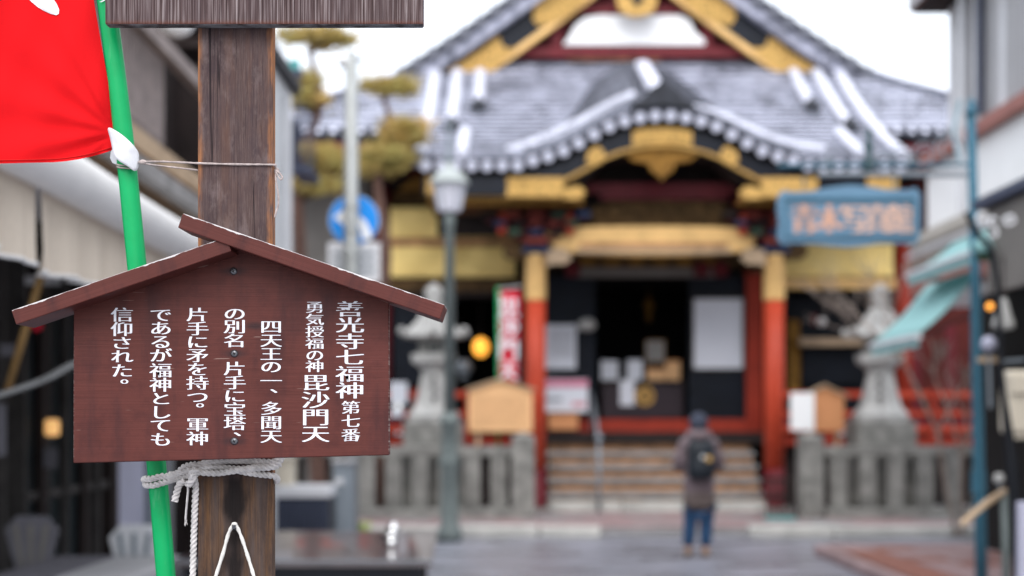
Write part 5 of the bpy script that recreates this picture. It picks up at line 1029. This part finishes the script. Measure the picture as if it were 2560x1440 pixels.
# flag
fl = thing('red_flag', 'scarlet cloth flag tied to the green pole at upper left', 'flag', W(120, 400, 2.03))
bm = B(); nx, ny = 60, 60; g = []
for j in range(ny+1):
    row = []
    for i in range(nx+1):
        u, v = i/nx, j/ny
        xr = 232+ (287-232)*max(0, (v-.1)/.72) if v < .82 else 287-2*(v-.82)
        xr = min(xr, 288); px = -140+(xr+140)*u
        py = -60+(v)*(60+ (372 if u > .98 else 405-33*u**6*1.0))
        py = -60+v*(60+412-10*((px+140)/430)-30*max(0, (px-120)/170)**2)
        d = math.hypot(px-290, (py-330)); ang = math.atan2(330-py, 290-px)
        f = .0055*math.sin(ang*13+.6)*min(1, d/150)*math.exp(-d/420)+.006*math.sin(px*.017+py*.006)+.0015*math.sin(px*.05+py*.02)
        f += -.013*math.exp(-((ang-R(62))/.10)**2)*min(1, d/80)*math.exp(-d/330)+.006*math.exp(-((ang-R(-28))/.16)**2)*min(1, d/40)*math.exp(-d/120)
        row.append(bm.verts.new(W(px, py, 2.025+f-.012*(1-u))))
    g.append(row)
for j in range(ny):
    for i in range(nx): bm.faces.new((g[j][i], g[j][i+1], g[j+1][i+1], g[j+1][i]))
cloth = obj('cloth', bm, MAT['flag'], fl, True)
hem = [Vector(cloth.data.vertices[(ny-1)*(nx+1)+i].co)+origin(cloth)+Vector((0, -.0012, -.0002)) for i in range(nx+1)]
obj('hem_stitch', tube(B(), hem, .0008, 4), plain('deep_red_thread', (.6, .01, .01), .8), cloth)
def flagy(px, py):
    best = min(cloth.data.vertices, key=lambda v: (v.co.x+origin(cloth).x-X(px, 2.02))**2+(v.co.z+origin(cloth).z-Z(py, 2.02))**2); return best.co.y+origin(cloth).y
bm = B(); pp = [(62, -12), (78, 4), (95, 18), (112, 28), (128, 35), (141, 38), (147, 34), (148, 24), (142, 10), (134, -2), (128, -12)]
bm.faces.new([bm.verts.new(W(a, b, flagy(a, b)-.0012)) for a, b in pp]); obj('printed_stroke', bm, MAT['white_print'], cloth)
# white tape tab wrapped over the pole
bm = B(); T = [(267, 315, 2.016), (283, 322, 2.010), (300, 333, 2.007), (317, 347, 2.005), (330, 360, 2.006), (340, 372, 2.010), (347, 384, 2.014), (346, 394, 2.013), (348, 406, 2.014), (345, 420, 2.012), (339, 430, 2.010), (330, 425, 2.006), (318, 414, 2.003), (306, 408, 2.002), (293, 399, 2.004), (284, 388, 2.008), (282, 372, 2.011), (277, 345, 2.014)]
ctr = bm.verts.new(W(315, 382, 1.999)); vs = [bm.verts.new(W(*a)) for a in T]
for i in range(len(vs)): bm.faces.new((ctr, vs[i], vs[(i+1) % len(vs)]))
tb_ = obj('tape_tab', bm, MAT['tab'], fl, True); q = tb_.modifiers.new('sub', 'SUBSURF'); q.levels = q.render_levels = 2; tb_.modifiers.new('thickness', 'SOLIDIFY').thickness = .0012
bm = B(); vs = [bm.verts.new(W(*a)) for a in ((284, 368, 2.02), (277, 380, 2.025), (275, 395, 2.03), (281, 407, 2.03), (292, 412, 2.025), (292, 392, 2.02))]; bm.faces.new(vs); obj('tape_tab', bm, MAT['tab'], fl); 
# thin string
st_ = thing('string', 'thin hemp string tying the flag tab round the timber post', 'string', W(500, 410, 1.99))
obj('strand', tube(B(), spline([W(346, 405, 2.01), W(400, 404, 2.0), W(470, 407, 1.995), W(520, 409, 1.997), W(600, 411, 1.998), W(682, 412, 1.998), W(687, 416, 2.005), W(693, 424, 2.01)], 8), .0014, 8, rope=.5, lobes=2, twist=2200), MAT['string'], st_, True)
obj('strand', tube(B(), spline([W(350, 407, 2.012), W(380, 412, 2.02), W(440, 419, 2.03), W(498, 426, 2.035)], 6), .0012, 8, rope=.5, lobes=2, twist=2200), MAT['string'], st_, True)
obj('knot', ball(B(), W(692, 428, 2.008), .0042, 1, .8, 1.2, 10), MAT['string'], st_, True); obj('knot', ball(B(), W(357, 405, 2.008), .0035, 1.6, .8, 1, 10), MAT['string'], st_, True)
obj('loop', tube(B(), spline([W(690, 426, 2.0), W(700, 434, 2.0), W(706, 444, 2.0), W(702, 449, 2.0), W(695, 440, 2.0), W(690, 430, 2.0)], 5), .0013, 8), MAT['string'], st_, True)
obj('tail', tube(B(), spline([W(690, 430, 2.002), W(690, 450, 2.0), W(695, 480, 2.0), W(696, 510, 2.0), W(690, 530, 2.0), W(687, 544, 2.0)], 6), .0013, 8, rope=.5, lobes=2, twist=2200), MAT['string'], st_, True)
for dq in (0, 6): obj('pole_turn', tube(B(), spline([W(292, 411+dq, 2.024), W(300, 413+dq, 2.014), W(312, 414+dq, 2.012), W(328, 415+dq, 2.015), W(341, 412+dq, 2.026)], 5), .0012, 6), MAT['string'], st_, True)
# rope
rp_ = thing('rope', 'thick twisted cotton rope lashing the green pole to the post', 'rope', W(590, 1175, 1.99))
def rope(pts, r=.0038, nm='coil', per=22, tw=300): return obj(nm, tube(B(), spline(pts, per), r*.98, 24, rope=.65, lobes=3, twist=tw), MAT['rope'], rp_, True)
rope([W(478, 1180, 1.990), W(488, 1168, 1.985), W(515, 1157, 1.988), W(570, 1152, 1.994), (W(630, 1153, 1.994)), W(680, 1156, 1.992), W(695, 1150, 2.004), W(698, 1142, 2.02)], .0040)
rope([W(485, 1178, 1.988), W(500, 1170, 1.984), W(550, 1168, 1.991), W(600, 1172, 1.990), W(650, 1166, 1.989), W(688, 1160, 1.992), W(702, 1150, 2.004), W(700, 1143, 2.02)], .0038)
rope([W(480, 1172, 1.984), W(495, 1180, 1.981), W(540, 1183, 1.985), W(580, 1178, 1.983), W(630, 1172, 1.984), W(680, 1168, 1.988), W(700, 1160, 2.0)], .0039)
rope([W(570, 1170, 1.990), W(610, 1180, 1.989), W(650, 1186, 1.989), W(682, 1190, 1.991), W(693, 1197, 2.002), W(690, 1204, 2.015)], .0038)
rope([W(480, 1172, 1.984), W(455, 1180, 1.995), W(430, 1190, 2.005), W(405, 1191, 2.012), W(380, 1197, 2.012), W(364, 1197, 2.020), W(360, 1200, 2.035)], .0040)
rope([W(486, 1184, 1.984), W(465, 1190, 1.995), W(440, 1197, 2.004), W(410, 1206, 2.011), W(385, 1213, 2.012), W(367, 1213, 2.020), W(363, 1210, 2.035)], .0038)
rope([W(490, 1160, 1.984), W(462, 1166, 1.992), W(440, 1184, 1.999), W(424, 1186, 2.015)], .0036)
rope([W(478, 1175, 1.982), W(484, 1190, 1.979), W(477, 1203, 1.981), W(470, 1212, 1.986)], .0046, 'knot')
rope([W(492, 1172, 1.978), W(480, 1186, 1.976), W(487, 1196, 1.980)], .0048, 'knot')
rope([W(462, 1202, 1.990), W(448, 1212, 1.990), W(441, 1235, 1.992), W(436, 1254, 1.992)], .0042, 'tail')
rope([W(486, 1198, 1.992), W(489, 1220, 1.997), W(487, 1270, 1.999), W(485, 1330, 1.999), W(483, 1390, 1.999), W(481, 1480, 1.999)], .0040, 'tail')
obj('tape_end', tube(B(), spline([W(466, 1204, 1.986), W(470, 1222, 1.986), W(468, 1250, 1.986), W(465, 1285, 1.986), W(464, 1300, 1.986)], 6), [.0042]*4+[.0038]*20+[.003], 10, flat=.35), MAT['rope'], rp_, True)
for k in range(7): a = W(462+k, 1300, 1.986); obj('frayed_thread', tube(B(), [a, a+Vector((random.gauss(0, .002), 0, -.006-.003*random.random()))], .0003, 4), MAT['rope'], rp_)
# white cord loop on the nail
cd_ = thing('hanging_string', 'white cotton cord hung over the nail low on the post', 'cord', W(586, 1316, 1.98))
cp = [W(528, 1480, 1.99), W(541, 1436, 1.992), W(558, 1382, 1.992), W(570, 1338, 1.99), W(580, 1316, 1.987), W(586, 1309, 1.985), W(592, 1316, 1.987), W(604, 1344, 1.99), W(618, 1386, 1.992), W(632, 1432, 1.992), W(645, 1480, 1.99)]
obj('cord', tube(B(), spline(cp, 8), [.0024+.0003*math.sin(i*.9) for i in range(81)], 10, rope=.2, lobes=2, twist=1500), MAT['cord'], cd_, True)
